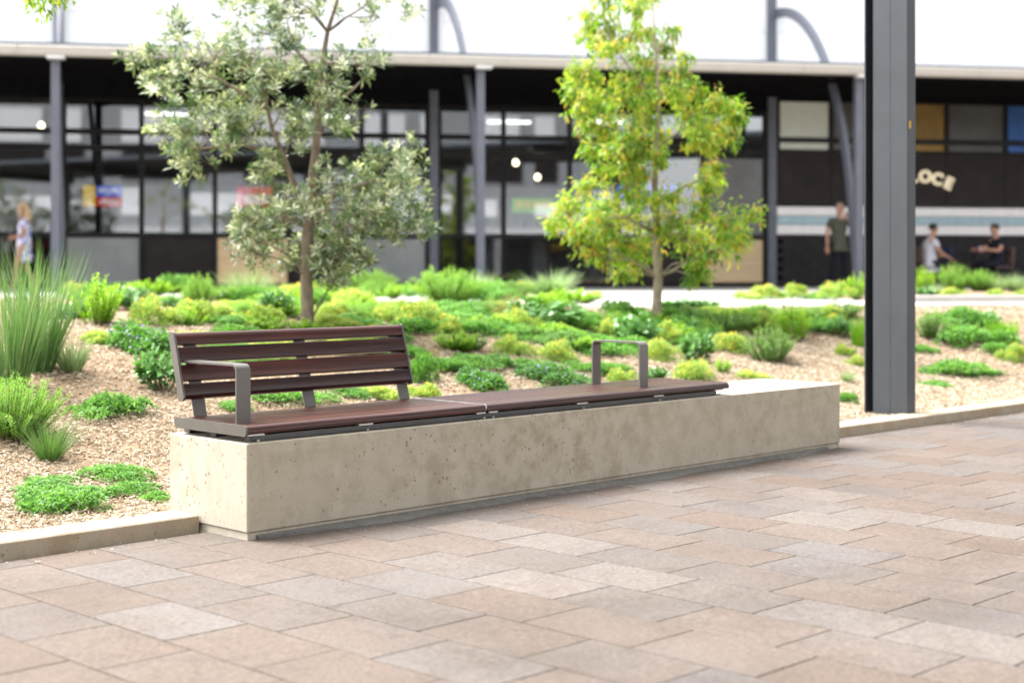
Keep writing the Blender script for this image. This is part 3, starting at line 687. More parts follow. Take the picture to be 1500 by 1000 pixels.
PLANTS = [
('lomandra',0.63,3.30,0.25,0.97,'tall strappy grass clump with long green blades at the left end of the garden'),
('lomandra',0.98,3.64,0.26,0.94,'tall strappy grass clump in front of the woman in the floral dress'),
('feather',0.15,2.32,0.25,0.39,'bushy bright green needle-leaved shrub below the tall strappy grass'),
('tussock',0.13,1.90,0.16,0.34,'small dark green fine-bladed tussock standing alone on the mulch'),
('silver',1.17,3.57,0.16,0.30,'small grey-green tussock on the mulch beside the tall strappy grass'),
('mat',0.88,2.62,0.22,0.18,'flat spread of feathery groundcover on the bare mulch slope'),
('mat',-0.31,1.00,0.19,0.15,'glossy bright green groundcover clump behind the left kerb'),
('mat',-0.17,1.35,0.19,0.07,'thin creeping groundcover around the small dark tussock'),
('mat',0.25,1.44,0.17,0.09,'loose creeping groundcover patch nearest the concrete block end'),
('mat',0.15,0.93,0.09,0.07,'loose creeping groundcover patch nearest the concrete block end'),
('mat',0.16,1.17,0.14,0.05,'loose creeping groundcover patch nearest the concrete block end'),
('mat',-0.07,1.19,0.13,0.05,'thin creeping groundcover around the small dark tussock'),
('lime',2.35,5.29,0.25,0.47,'upright lime green leafy shrub beside the tall strappy grass'),
('violet',2.00,4.18,0.30,0.28,'dark green groundcover dotted with violet flowers on the left slope'),
('broad',1.51,3.05,0.16,0.29,'large-leaved dark green plant beside the backrest end'),
('broad',2.49,5.88,0.19,0.19,'broad-leaved plant at the foot of the lime green shrub'),
('broad',4.44,8.43,0.21,0.24,'broad-leaved plant at the foot of the lime green shrub'),
('daisy',2.72,5.17,0.21,0.22,'yellow-flowered mound behind the violet-flowered groundcover'),
('daisy',1.89,4.50,0.15,0.10,'small yellow-flowered mound under the lime green shrub'),
('broad',7.05,12.37,0.16,0.23,'small broad-leaved plant in front of the dark brown wall panel'),
('broad',4.77,8.07,0.14,0.17,'small broad-leaved plant in front of the dark brown wall panel'),
('feather',6.04,9.46,0.21,0.39,'soft feathery shrub in front of the dark brown wall panel'),
('silver',8.09,11.43,0.39,0.64,'silver-green strappy tussock in front of the left timber panel'),
('silver',8.30,11.17,0.27,0.41,'silver-green strappy tussock in front of the left timber panel'),
('daisy',3.23,5.39,0.20,0.18,'pale flowering mound behind the left end of the backrest'),
('daisy',3.56,5.44,0.23,0.16,'pale flowering mound behind the left end of the backrest'),
('mat',3.50,5.12,0.25,0.13,'low green cover behind the left half of the backrest'),
('daisy',3.71,5.11,0.20,0.16,'pale flowering mound behind the left half of the backrest'),
('broad',4.11,5.38,0.18,0.23,'broad-leaved plant just left of the grey-leaved tree trunk'),
('lime',7.35,9.45,0.12,0.23,'small lime leafy plant just left of the grey-leaved tree trunk'),
('feather',12.55,14.17,0.43,0.43,'dark green low shrub in front of the shopfront between both trees'),
('lime',5.41,5.91,0.24,0.22,'lime green leafy cover right of the grey-leaved tree trunk'),
('daisy',4.53,5.13,0.22,0.20,'pale yellow-flowered mound right of the grey-leaved tree trunk'),
('lime',6.71,7.97,0.19,0.17,'lime green leafy cover right of the grey-leaved tree trunk'),
('daisy',4.92,4.92,0.18,0.23,'golden-flowered mound behind the right end of the backrest'),
('daisy',5.54,5.41,0.16,0.22,'golden-flowered mound behind the right end of the backrest'),
('lime',9.41,10.01,0.23,0.22,'lime green leafy cover right of the grey-leaved tree trunk'),
('feather',8.49,8.00,0.47,0.58,'large feathery bright green shrub between the two trees'),
('silver',12.91,12.05,0.35,0.56,'tall grey-green tussock behind the large feathery shrub'),
('silver',12.23,9.78,0.45,0.47,'spiky grey-green tussock left of the yellow-green tree'),
('dry',6.21,4.74,0.16,0.32,'dry brownish wispy grass left of the spiky tussock'),
('dry',8.19,6.46,0.15,0.30,'dry brownish wispy grass left of the spiky tussock'),
('daisy',5.02,4.51,0.26,0.28,'large golden-flowered mound in front of the feathery shrub'),
('daisy',5.01,4.15,0.17,0.20,'pale flowered mound in front of the large golden-flowered mound'),
('mat',6.18,5.12,0.32,0.19,'soft green cover at the foot of the feathery shrub'),
('mat',5.60,4.34,0.27,0.16,'soft green cover at the foot of the feathery shrub'),
('lime',4.55,3.61,0.23,0.17,'lime yellow plant in front of the pale flowered mound'),
('dry',4.14,3.49,0.11,0.12,'small dull plant beside the lime yellow plant'),
('daisy',5.90,4.22,0.18,0.21,'golden-flowered mound beside the dry brownish grass'),
('broad',6.34,4.30,0.36,0.39,'large glossy broad-leaved clump left of the yellow-green tree'),
('lime',7.59,5.47,0.25,0.24,'lime leafy top growth behind the large glossy clump'),
('daisy',5.01,3.43,0.17,0.19,'neat round yellow-flowered mound alone on the mulch'),
('daisy',5.29,3.19,0.19,0.18,'pale yellow-flowered mound behind the free-standing armrest'),
('mat',6.09,3.82,0.33,0.12,'pale green cover in front of the large glossy clump'),
('mat',4.30,3.16,0.31,0.12,'fine green carpet behind the seat joint'),
('mat',3.88,3.08,0.20,0.11,'fine green carpet behind the seat joint'),
('mat',4.69,3.03,0.21,0.09,'fine green carpet behind the seat joint'),
('violet',3.79,2.56,0.23,0.16,'violet-dotted groundcover clump just behind the seat joint'),
('mat',3.48,2.82,0.12,0.21,'dense green mat beside the right end of the backrest'),
('daisy',3.20,2.44,0.14,0.12,'pale feathery mound beside the right end of the backrest'),
('violet',4.56,2.55,0.27,0.16,'violet-dotted groundcover clump left of the free-standing armrest'),
('mat',5.89,3.24,0.24,0.18,'rounded green clump seen through the free-standing armrest'),
('mat',5.31,2.73,0.24,0.12,'low green carpet seen through the free-standing armrest'),
('daisy',5.15,2.41,0.13,0.12,'pale feathery mound seen through the free-standing armrest'),
('mat',2.17,2.60,0.24,0.11,'low green cover seen under the backrest'),
('mat',2.66,2.67,0.20,0.07,'low green cover seen under the backrest'),
('daisy',2.82,2.50,0.14,0.09,'pale feathery mound seen under the backrest'),
('mat',1.69,2.53,0.12,0.07,'low green cover seen under the backrest'),
('dry',6.95,4.21,0.16,0.19,'dull reddish plant between the glossy clump and the tree trunk'),
('daisy',6.69,3.86,0.16,0.16,'pale mound between the glossy clump and the tree trunk'),
('mat',7.72,4.54,0.24,0.20,'leafy cover at the foot of the yellow-green tree'),
('broad',6.70,3.50,0.24,0.32,'glossy broad-leaved plant behind the free-standing armrest'),
('broad',7.61,3.72,0.19,0.23,'glossy broad-leaved plant right of the yellow-green tree trunk'),
('lime',7.27,3.53,0.19,0.21,'lime leafy plant right of the yellow-green tree trunk'),
('broad',8.97,4.70,0.32,0.16,'low broad-leaved cover beside the far concrete path'),
('lime',7.76,4.17,0.20,0.15,'leafy cover at the foot of the yellow-green tree'),
('daisy',6.23,2.85,0.16,0.21,'yellow-flowered mound right of the free-standing armrest'),
('broad',6.65,2.81,0.15,0.26,'dark glossy plant right of the free-standing armrest'),
('daisy',6.03,2.33,0.19,0.17,'yellow-flowered mound behind the right end of the seat'),
('broad',5.50,2.33,0.13,0.14,'small glossy plant just behind the seat slats'),
('lime',6.45,2.37,0.09,0.12,'small lime plant near the right end of the seat'),
('rosemary',8.17,3.66,0.31,0.30,'dense green shrub right of the yellow-green tree'),
('lime',8.75,3.88,0.21,0.28,'lime leafy shrub right of the yellow-green tree'),
('broad',7.73,3.44,0.13,0.17,'dark glossy plant under the dense green shrub'),
('daisy',7.53,3.06,0.19,0.17,'yellow-flowered mound beside the rounded dense shrub'),
('daisy',8.76,3.58,0.14,0.23,'tall yellow mound behind the rounded dense shrub'),
('rosemary',7.54,2.67,0.26,0.35,'rounded dense shrub standing on the open mulch'),
('lime',8.78,3.24,0.22,0.41,'upright twiggy shrub behind the rounded dense shrub'),
('mat',9.41,3.39,0.24,0.15,'pale cover behind the open mulch'),
('broad',9.26,3.02,0.14,0.24,'broad-leaved plant beside the steel post'),
('ball',9.17,2.73,0.11,0.31,'bright green ball-shaped grass half hidden by the steel post'),
('daisy',8.68,2.63,0.12,0.12,'small yellow-flowered plant left of the steel post'),
('daisy',8.36,2.28,0.11,0.11,'small yellow-flowered plant left of the steel post'),
('silver',7.36,1.76,0.08,0.10,'tiny pale tuft behind the right end of the block'),
('mat',6.44,1.17,0.09,0.13,'small green clump behind the right end of the block'),
('daisy',6.60,2.21,0.17,0.06,'sparse yellow-flowered plant behind the block top'),
('rosemary',9.91,2.38,0.20,0.34,'dark green shrub right of the steel post'),
('mat',10.67,2.43,0.31,0.20,'green cover between the dark shrub and the ball-shaped grass'),
('mat',10.13,2.07,0.34,0.20,'green cover between the dark shrub and the ball-shaped grass'),
('ball',10.46,1.89,0.16,0.33,'bright green ball-shaped grass on the right side of the garden'),
('broad',10.93,2.29,0.14,0.16,'broad-leaved plant behind the ball-shaped grass'),
('mat',8.99,1.68,0.30,0.17,'creeping mat on the mulch right of the steel post'),
('mat',8.21,1.46,0.18,0.08,'creeping mat on the mulch right of the steel post'),
('mat',9.15,1.47,0.19,0.06,'creeping mat on the mulch right of the steel post'),
('mat',9.46,2.22,0.13,0.11,'small mat at the side of the steel post'),
('daisy',9.92,1.50,0.16,0.17,'pale flowering mound in front of the ball-shaped grass'),
('mat',10.06,1.72,0.17,0.15,'pale flowering mound in front of the ball-shaped grass'),
('daisy',12.38,6.46,0.22,0.12,'golden mound along the far concrete path'),
('daisy',12.93,6.47,0.25,0.18,'golden mound along the far concrete path'),
('daisy',13.18,6.21,0.23,0.20,'golden mound along the far concrete path'),
('mat',13.46,6.03,0.27,0.13,'green cover along the far concrete path'),
('daisy',13.28,5.57,0.27,0.28,'tall yellowish mound at the feet of the man in the olive shirt'),
('lime',13.42,5.38,0.18,0.36,'leafy plant at the feet of the man in the olive shirt'),
('lime',19.00,7.55,0.23,0.52,'lime leafy plant in front of the cafe seats'),
('broad',14.39,4.94,0.14,0.20,'broad-leaved plant under the lime leafy plant'),
('silver',16.09,5.73,0.15,0.28,'grey tuft beside the lime leafy plant'),
('feather',19.38,7.21,0.31,0.57,'bushy green shrub in front of the man in the pale shirt'),
('feather',19.70,6.88,0.29,0.48,'bright bushy shrub in front of the navy chair'),
('silver',19.89,6.71,0.34,0.39,'grey-green grass clump in front of the cafe table'),
('silver',20.10,6.47,0.29,0.48,'grey-green grass clump in front of the cafe table'),
('daisy',14.66,4.69,0.18,0.15,'neat yellow-green dome beside the far path'),
('daisy',14.70,4.09,0.18,0.15,'neat yellow-green dome beside the far path'),
('daisy',14.93,3.84,0.13,0.15,'neat yellow-green dome beside the far path'),
('mat',4.79,4.30,0.23,0.18,'low leafy groundcover between the golden-flowered mounds behind the backrest and lime yellow plant'),
('lime',5.57,4.28,0.28,0.15,'small lime leafy plant between the dry brownish grass and large glossy broad-leaved clump'),
('daisy',8.75,3.88,0.22,0.14,'low flowering groundcover beside the dense green shrub right of the yellow-green tree'),
('mat',9.49,3.66,0.29,0.13,'low leafy groundcover between the steel post and dense green shrub right of the yellow-green tree'),
('mat',7.83,3.85,0.28,0.19,'low leafy groundcover beside the dense green shrub right of the yellow-green tree'),
('feather',9.41,3.63,0.25,0.21,'small feathery green shrub beside the steel post'),
('rosemary',4.69,3.57,0.16,0.11,'small dense green shrub between the lime yellow plant and neat round yellow-flowered mound'),
('mat',5.19,4.17,0.21,0.17,'low leafy groundcover between the lime yellow plant and dry brownish grass'),
('feather',6.38,4.17,0.24,0.19,'small feathery green shrub between the large glossy broad-leaved clump and dry brownish grass'),
('mat',6.44,3.34,0.28,0.16,'low leafy groundcover between the free-standing armrest and trunk of the yellow-green tree'),
('lime',5.96,3.82,0.24,0.19,'small lime leafy plant between the large glossy broad-leaved clump and neat round yellow-flowered mound'),
('daisy',6.32,7.13,0.32,0.23,'low flowering groundcover between the golden-flowered mounds behind the backrest and trunk of the grey-leaved tree'),
('mat',6.74,6.06,0.25,0.16,'low leafy groundcover between the big feathery shrub between the trees and dry brownish grass'),
('rosemary',8.43,4.29,0.27,0.21,'small dense green shrub between the far concrete path and trunk of the yellow-green tree'),
('mat',5.22,5.64,0.21,0.12,'low leafy groundcover between the golden-flowered mounds behind the backrest and trunk of the grey-leaved tree'),
('lime',9.49,6.77,0.38,0.18,'small lime leafy plant between the spiky grey-green tussock and large glossy broad-leaved clump'),
('rosemary',9.88,3.45,0.33,0.22,'small dense green shrub beside the steel post'),
('feather',5.11,4.59,0.24,0.16,'small feathery green shrub beside the golden-flowered mounds behind the backrest'),
('mat',6.11,4.04,0.22,0.17,'low leafy groundcover between the large glossy broad-leaved clump and neat round yellow-flowered mound'),
('mat',4.66,5.35,0.23,0.15,'low leafy groundcover between the trunk of the grey-leaved tree and golden-flowered mounds behind the backrest'),
('rosemary',2.97,5.22,0.15,0.14,'small dense green shrub between the dark brown wall panel and trunk of the grey-leaved tree'),
('rosemary',6.98,4.25,0.25,0.14,'small dense green shrub between the large glossy broad-leaved clump and trunk of the yellow-green tree'),
('mat',5.67,4.21,0.28,0.13,'low leafy groundcover between the dry brownish grass and large glossy broad-leaved clump'),
('rosemary',5.36,4.18,0.18,0.12,'small dense green shrub between the dry brownish grass and lime yellow plant'),
('mat',7.19,3.35,0.21,0.14,'low leafy groundcover beside the dense green shrub right of the yellow-green tree'),
('mat',5.95,3.80,0.22,0.16,'low leafy groundcover between the large glossy broad-leaved clump and neat round yellow-flowered mound'),
('feather',4.73,5.15,0.24,0.12,'small feathery green shrub beside the golden-flowered mounds behind the backrest'),
('lime',5.74,3.36,0.21,0.17,'small lime leafy plant between the neat round yellow-flowered mound and free-standing armrest'),
('lime',4.10,5.30,0.26,0.14,'small lime leafy plant between the trunk of the grey-leaved tree and left timber panel'),
('lime',6.13,7.37,0.24,0.21,'small lime leafy plant between the trunk of the grey-leaved tree and left timber panel'),
('rosemary',5.72,3.54,0.25,0.16,'small dense green shrub between the neat round yellow-flowered mound and large glossy broad-leaved clump'),
('daisy',8.83,4.20,0.25,0.18,'low flowering groundcover beside the dense green shrub right of the yellow-green tree'),
('feather',8.85,3.83,0.23,0.18,'small feathery green shrub beside the dense green shrub right of the yellow-green tree'),
('lime',3.10,5.18,0.15,0.17,'small lime leafy plant between the dark brown wall panel and trunk of the grey-leaved tree'),
('lime',4.59,3.55,0.15,0.13,'small lime leafy plant between the lime yellow plant and neat round yellow-flowered mound'),
('mat',7.39,3.54,0.24,0.19,'low leafy groundcover beside the dense green shrub right of the yellow-green tree'),
('lime',7.40,8.75,0.36,0.24,'small lime leafy plant between the trunk of the grey-leaved tree and left timber panel'),
('mat',9.70,7.22,0.26,0.18,'low leafy groundcover between the spiky grey-green tussock and large glossy broad-leaved clump'),
('feather',7.11,4.06,0.18,0.20,'small feathery green shrub between the trunk of the yellow-green tree and large glossy broad-leaved clump'),
('daisy',5.53,7.90,0.31,0.13,'low flowering groundcover between the left timber panel and dark brown wall panel'),
('mat',6.12,7.41,0.22,0.21,'low leafy groundcover between the trunk of the grey-leaved tree and left timber panel'),
('mat',6.15,3.52,0.25,0.13,'low leafy groundcover between the free-standing armrest and neat round yellow-flowered mound'),
('mat',6.80,4.17,0.23,0.18,'low leafy groundcover between the large glossy broad-leaved clump and trunk of the yellow-green tree'),
('daisy',5.74,9.70,0.22,0.15,'low flowering groundcover between the dark brown wall panel and left timber panel'),
('mat',8.82,7.44,0.30,0.20,'low leafy groundcover between the dry brownish grass and big feathery shrub between the trees'),
('feather',6.40,8.56,0.31,0.20,'small feathery green shrub between the left timber panel and trunk of the grey-leaved tree'),
('rosemary',6.00,5.75,0.24,0.13,'small dense green shrub beside the golden-flowered mounds behind the backrest'),
('mat',8.21,3.84,0.23,0.18,'low leafy groundcover beside the dense green shrub right of the yellow-green tree'),
('mat',8.67,4.29,0.28,0.17,'low leafy groundcover between the far concrete path and trunk of the yellow-green tree'),
('rosemary',4.99,4.50,0.21,0.16,'small dense green shrub beside the golden-flowered mounds behind the backrest'),
('mat',6.39,5.20,0.27,0.12,'low leafy groundcover between the dry brownish grass and big feathery shrub between the trees'),
('mat',5.57,4.67,0.28,0.14,'low leafy groundcover between the dry brownish grass and big feathery shrub between the trees'),
('mat',4.39,4.77,0.26,0.16,'low leafy groundcover between the trunk of the grey-leaved tree and golden-flowered mounds behind the backrest'),
('feather',8.75,3.76,0.28,0.19,'small feathery green shrub beside the dense green shrub right of the yellow-green tree'),
('mat',8.15,5.92,0.27,0.16,'low leafy groundcover between the spiky grey-green tussock and large glossy broad-leaved clump'),
('mat',5.08,4.45,0.24,0.14,'low leafy groundcover between the golden-flowered mounds behind the backrest and lime yellow plant'),
('mat',8.92,4.16,0.20,0.14,'low leafy groundcover beside the dense green shrub right of the yellow-green tree'),
('mat',5.39,3.98,0.23,0.17,'low leafy groundcover between the neat round yellow-flowered mound and dry brownish grass'),
('mat',5.57,3.92,0.23,0.11,'low leafy groundcover between the neat round yellow-flowered mound and large glossy broad-leaved clump'),
('daisy',6.19,4.17,0.27,0.13,'low flowering groundcover between the large glossy broad-leaved clump and dry brownish grass'),
('feather',4.61,5.88,0.20,0.16,'small feathery green shrub between the trunk of the grey-leaved tree and left timber panel'),
('mat',9.24,3.38,0.24,0.15,'low leafy groundcover between the steel post and dense green shrub right of the yellow-green tree'),
('daisy',9.63,3.38,0.21,0.17,'low flowering groundcover between the steel post and dense green shrub right of the yellow-green tree'),
('daisy',5.92,4.38,0.24,0.18,'low flowering groundcover between the dry brownish grass and large glossy broad-leaved clump'),
('lime',3.54,4.74,0.24,0.14,'small lime leafy plant between the trunk of the grey-leaved tree and left timber panel'),
('feather',7.77,3.62,0.26,0.17,'small feathery green shrub beside the dense green shrub right of the yellow-green tree'),
('feather',5.18,5.33,0.20,0.16,'small feathery green shrub beside the golden-flowered mounds behind the backrest'),
('daisy',4.15,4.71,0.20,0.16,'low flowering groundcover between the trunk of the grey-leaved tree and golden-flowered mounds behind the backrest'),
('mat',5.71,3.49,0.21,0.16,'low leafy groundcover between the neat round yellow-flowered mound and large glossy broad-leaved clump'),
('mat',9.05,3.93,0.26,0.15,'low leafy groundcover beside the dense green shrub right of the yellow-green tree'),
('mat',6.29,3.27,0.19,0.12,'low leafy groundcover between the free-standing armrest and neat round yellow-flowered mound'),
('mat',5.63,6.35,0.30,0.14,'low leafy groundcover between the trunk of the grey-leaved tree and golden-flowered mounds behind the backrest'),
('feather',9.22,3.97,0.21,0.21,'small feathery green shrub beside the dense green shrub right of the yellow-green tree'),
('mat',4.24,6.00,0.17,0.15,'low leafy groundcover between the left timber panel and trunk of the grey-leaved tree'),
('mat',8.33,4.46,0.24,0.17,'low leafy groundcover between the trunk of the yellow-green tree and far concrete path'),
('daisy',6.68,5.26,0.24,0.17,'low flowering groundcover between the dry brownish grass and big feathery shrub between the trees'),
('feather',4.14,5.86,0.18,0.18,'small feathery green shrub between the left timber panel and trunk of the grey-leaved tree'),
('rosemary',9.57,3.57,0.30,0.16,'small dense green shrub beside the steel post'),
('mat',6.93,3.80,0.19,0.20,'low leafy groundcover beside the trunk of the yellow-green tree'),
('rosemary',5.72,3.94,0.17,0.13,'small dense green shrub between the large glossy broad-leaved clump and neat round yellow-flowered mound'),
('daisy',7.14,3.54,0.19,0.19,'low flowering groundcover beside the trunk of the yellow-green tree'),
('daisy',6.88,13.95,0.27,0.23,'low flowering groundcover between the dark brown wall panel and left timber panel'),
('mat',6.70,12.99,0.34,0.25,'low leafy groundcover between the dark brown wall panel and left timber panel'),
('lime',6.67,12.59,0.24,0.19,'small lime leafy plant between the dark brown wall panel and left timber panel'),
('rosemary',8.95,16.12,0.37,0.23,'small dense green shrub between the dark brown wall panel and left timber panel'),
('lime',8.40,14.36,0.42,0.24,'small lime leafy plant between the dark brown wall panel and left timber panel'),
('rosemary',9.82,16.08,0.44,0.22,'small dense green shrub between the dark brown wall panel and left timber panel'),
('mat',9.86,15.76,0.38,0.32,'low leafy groundcover between the dark brown wall panel and left timber panel'),
('feather',7.65,11.96,0.29,0.25,'small feathery green shrub between the dark brown wall panel and left timber panel'),
('feather',7.77,11.46,0.32,0.25,'small feathery green shrub between the left timber panel and dark brown wall panel'),
('daisy',8.64,12.28,0.33,0.19,'low flowering groundcover between the left timber panel and dark brown wall panel'),
('mat',8.00,11.08,0.35,0.21,'low leafy groundcover between the left timber panel and dark brown wall panel'),
('lime',8.03,10.68,0.31,0.22,'small lime leafy plant between the left timber panel and dark brown wall panel'),
('daisy',7.72,9.81,0.32,0.24,'low flowering groundcover between the left timber panel and trunk of the grey-leaved tree'),
('daisy',11.76,14.59,0.43,0.20,'low flowering groundcover between the left timber panel and trunk of the grey-leaved tree'),
('rosemary',9.12,10.76,0.26,0.24,'small dense green shrub between the left timber panel and trunk of the grey-leaved tree'),
('daisy',8.79,10.12,0.23,0.21,'low flowering groundcover beside the golden-flowered mounds behind the backrest'),
('feather',10.35,11.46,0.29,0.25,'small feathery green shrub beside the golden-flowered mounds behind the backrest'),
('mat',10.45,11.29,0.35,0.18,'low leafy groundcover beside the golden-flowered mounds behind the backrest'),
('mat',11.76,12.31,0.36,0.19,'low leafy groundcover beside the big feathery shrub between the trees'),
('lime',11.45,11.53,0.38,0.20,'small lime leafy plant beside the big feathery shrub between the trees'),
('mat',10.54,9.98,0.35,0.25,'low leafy groundcover between the big feathery shrub between the trees and spiky grey-green tussock'),
('mat',9.85,9.02,0.35,0.21,'low leafy groundcover between the big feathery shrub between the trees and dry brownish grass'),
('mat',11.42,10.15,0.38,0.22,'low leafy groundcover between the spiky grey-green tussock and big feathery shrub between the trees'),
('rosemary',10.59,8.93,0.31,0.24,'small dense green shrub between the spiky grey-green tussock and dry brownish grass'),
('daisy',12.00,10.02,0.33,0.18,'low flowering groundcover between the spiky grey-green tussock and dry brownish grass'),
('rosemary',10.95,8.66,0.26,0.26,'small dense green shrub between the spiky grey-green tussock and large glossy broad-leaved clump'),
('daisy',2.59,4.29,0.18,0.10,'low flowering mound close behind the backrest slats'),
('mat',2.24,3.65,0.15,0.09,'low green cover close behind the backrest slats'),
('mat',2.64,4.08,0.15,0.09,'low green cover close behind the backrest slats'),
('mat',3.00,4.53,0.16,0.12,'low green cover close behind the backrest slats'),
('mat',3.07,4.50,0.18,0.10,'low green cover close behind the backrest slats'),
('mat',2.68,3.86,0.17,0.10,'low green cover close behind the backrest slats'),
('mat',2.57,3.59,0.15,0.09,'low green cover close behind the backrest slats'),
('mat',3.15,4.26,0.17,0.09,'low green cover close behind the backrest slats'),
('daisy',2.89,3.78,0.22,0.13,'low flowering mound close behind the backrest slats'),
('daisy',2.83,3.52,0.15,0.09,'low flowering mound close behind the backrest slats'),
('daisy',3.15,3.83,0.17,0.08,'low flowering mound close behind the backrest slats'),
('lime',3.72,4.49,0.15,0.09,'low lime leafy plant close behind the backrest slats'),
('mat',3.73,4.40,0.19,0.10,'low green cover close behind the backrest slats'),
('daisy',3.65,4.13,0.18,0.11,'low flowering mound close behind the backrest slats'),
('daisy',3.42,3.74,0.17,0.11,'low flowering mound close behind the backrest slats'),
('daisy',4.11,4.42,0.17,0.11,'low flowering mound close behind the backrest slats'),
('lime',3.71,3.84,0.21,0.13,'low lime leafy plant close behind the backrest slats'),
('violet',3.62,3.65,0.18,0.13,'violet-dotted cover close behind the backrest slats'),
('daisy',4.23,4.25,0.19,0.11,'low flowering mound close behind the backrest slats'),
('mat',4.20,4.05,0.20,0.13,'low green cover close behind the backrest slats'),
('daisy',3.92,3.60,0.15,0.09,'low flowering mound close behind the backrest slats'),
('mat',3.93,3.50,0.21,0.12,'low green cover close behind the backrest slats'),
]
from collections import Counter
LABN = Counter(p[5] for p in PLANTS)
random.seed(21); NV = 4
for i, (kind, X, Y, rad, hgt, lab) in enumerate(PLANTS):
    v = i % NV
    if (kind, v) not in NOM: NOM[(kind, v)] = proto(kind, v)
    r0, h0, parts = NOM[(kind, v)]
    nm, cat = KN[kind]
    n_, t_ = nt_of(X, Y)
    zz = float(terr(np.array(X), np.array(Y))) if n_ > 14.0 or n_ > float(bed_edge(np.array(t_))) else ZB+.03
    e = empty(nm, (X, Y, zz-.005), random.uniform(0, 6.28)); e.rotation_euler[0] = random.uniform(-.10, .10); e.rotation_euler[1] = random.uniform(-.10, .10); hgt = hgt*random.uniform(.75, 1.02)*(.7 if kind == 'mat' and hgt < .2 else 1); s = rad/r0*(1.3 if kind in ('mat', 'daisy', 'violet') else 1.0); e.scale = (s, s, max(.4, hgt/h0))
    tag(e, lab, cat, lab if LABN[lab] > 1 else None)
    for pn, (me_, mt_) in parts.items():
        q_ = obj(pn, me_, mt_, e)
        if pn == 'flowers': stuff(q_)

# ------------------------------------------------------------------ trees
def make_tree(name, label, loc, rz, clumps, trunk, limbs, kind, seed, leafL, leafW, per, sub, bark_m, depth):
    rnd = random.Random(seed); t = empty(name, loc, rz); tag(t, label, 'tree')
    tk = MB(); tk.tube([(x, y, z) for x, y, z, r in trunk], [r for *_, r in trunk], 12)
    tr = obj('trunk', tk.mesh('trunk', True), bark_m, t)
    lb = MB(); nodes = []
    for (x, y, z, r) in trunk[1:]: nodes.append((Vector((x, y, z)), r))
    for path in limbs:
        lb.tube([p[:3] for p in path], [p[3] for p in path], 8)
        pv = [Vector(p[:3]) for p in path]
        for a, b, ra, rb in zip(pv, pv[1:], [p[3] for p in path], [p[3] for p in path][1:]):
            for k in range(3): nodes.append((a.lerp(b, k/3), ra+(rb-ra)*k/3))
    obj('limbs', lb.mesh('limbs', True), bark_m, t)
    lf = LF(seed+1); tw = MB()
    for (dx, z, s) in clumps:
        hw = 1.0
        c = Vector((dx, rnd.uniform(-1, 1)*depth*(1-.35*abs(dx)), z))
        # twig grows from the nearest lower wood
        best = min(nodes, key=lambda q: (q[0]-c).length+max(0, q[0].z-c.z+.05)*2.5)
        a = best[0]; mid = a.lerp(c, .5)+Vector((rnd.uniform(-.06, .06), rnd.uniform(-.06, .06), .03+.06*rnd.random()))
        r0 = min(.011, best[1]*.6); L_ = (c-a).length
        tw.tube([a, a.lerp(mid, .5)+rv3(rnd)*.015, mid, mid.lerp(c, .5)+rv3(rnd)*.02, c], [r0, r0*.8, r0*.65, r0*.5, r0*.35], 5, False)
        for k in range(max(2, int(sub*s+.5))):
            o_ = rv3(rnd); o_.z *= .8
            q = c+o_*(.135*s*rnd.random()**.5)*(1.75 if kind == 'tree1' else 1.9)
            tw.tube([c.lerp(a, .1*rnd.random()), c.lerp(q, .5)+Vector((0, 0, .012)), q], [r0*.4, r0*.3, r0*.18], 3, False)
            if kind == 'tree1':         # whorl of narrow upright leaves at each twig tip
                ax = (o_*.7+Vector((0, 0, .75))+rv3(rnd)*.35).normalized(); tone = rnd.gauss(.33, .2)
                for j in range(per):
                    sd_ = Matrix.Rotation(j*2.4+rnd.uniform(-.3, .3), 3, ax) @ ax.orthogonal().normalized()
                    h = j/per; d = sd_*(1.15-.7*h)+ax*(.1+1.0*h)
                    under = .5 if rnd.random() < .17 else 0
                    lf.leaf(q+ax*(.045*h-.02), d, ax, leafL*rnd.uniform(.65, 1.15)*(1.1-.4*h), leafW*rnd.uniform(.8, 1.2), min(1, max(0, tone+.2*h+under+rnd.gauss(0, .1))), .2, .1, .62)
            else:                       # drooping leaves along the twig
                tone = rnd.gauss(.36, .17)
                for j in range(per):
                    p = c.lerp(q, rnd.uniform(.25, 1.15))+rv3(rnd)*.045
                    d = rv3(rnd)*.8+o_*.5+Vector((0, 0, -.55)); tipy = .45 if rnd.random() < .2 else 0
                    lf.leaf(p, d, Vector((0, 0, 1))+rv3(rnd)*.6, leafL*rnd.uniform(.6, 1.2), leafW*rnd.uniform(.75, 1.2), min(1, max(0, tone+tipy+rnd.gauss(0, .1))), .25, .25, .45)
    obj('twigs', mesh_np('twigs', tw.v, tw.f, True), bark_m, t)
    obj('crown', lf.mesh(kind+'_crown'), ML[kind], t)
    return t
VR = HEAD - R(90)      # trees are laid out with local x to the right of this heading
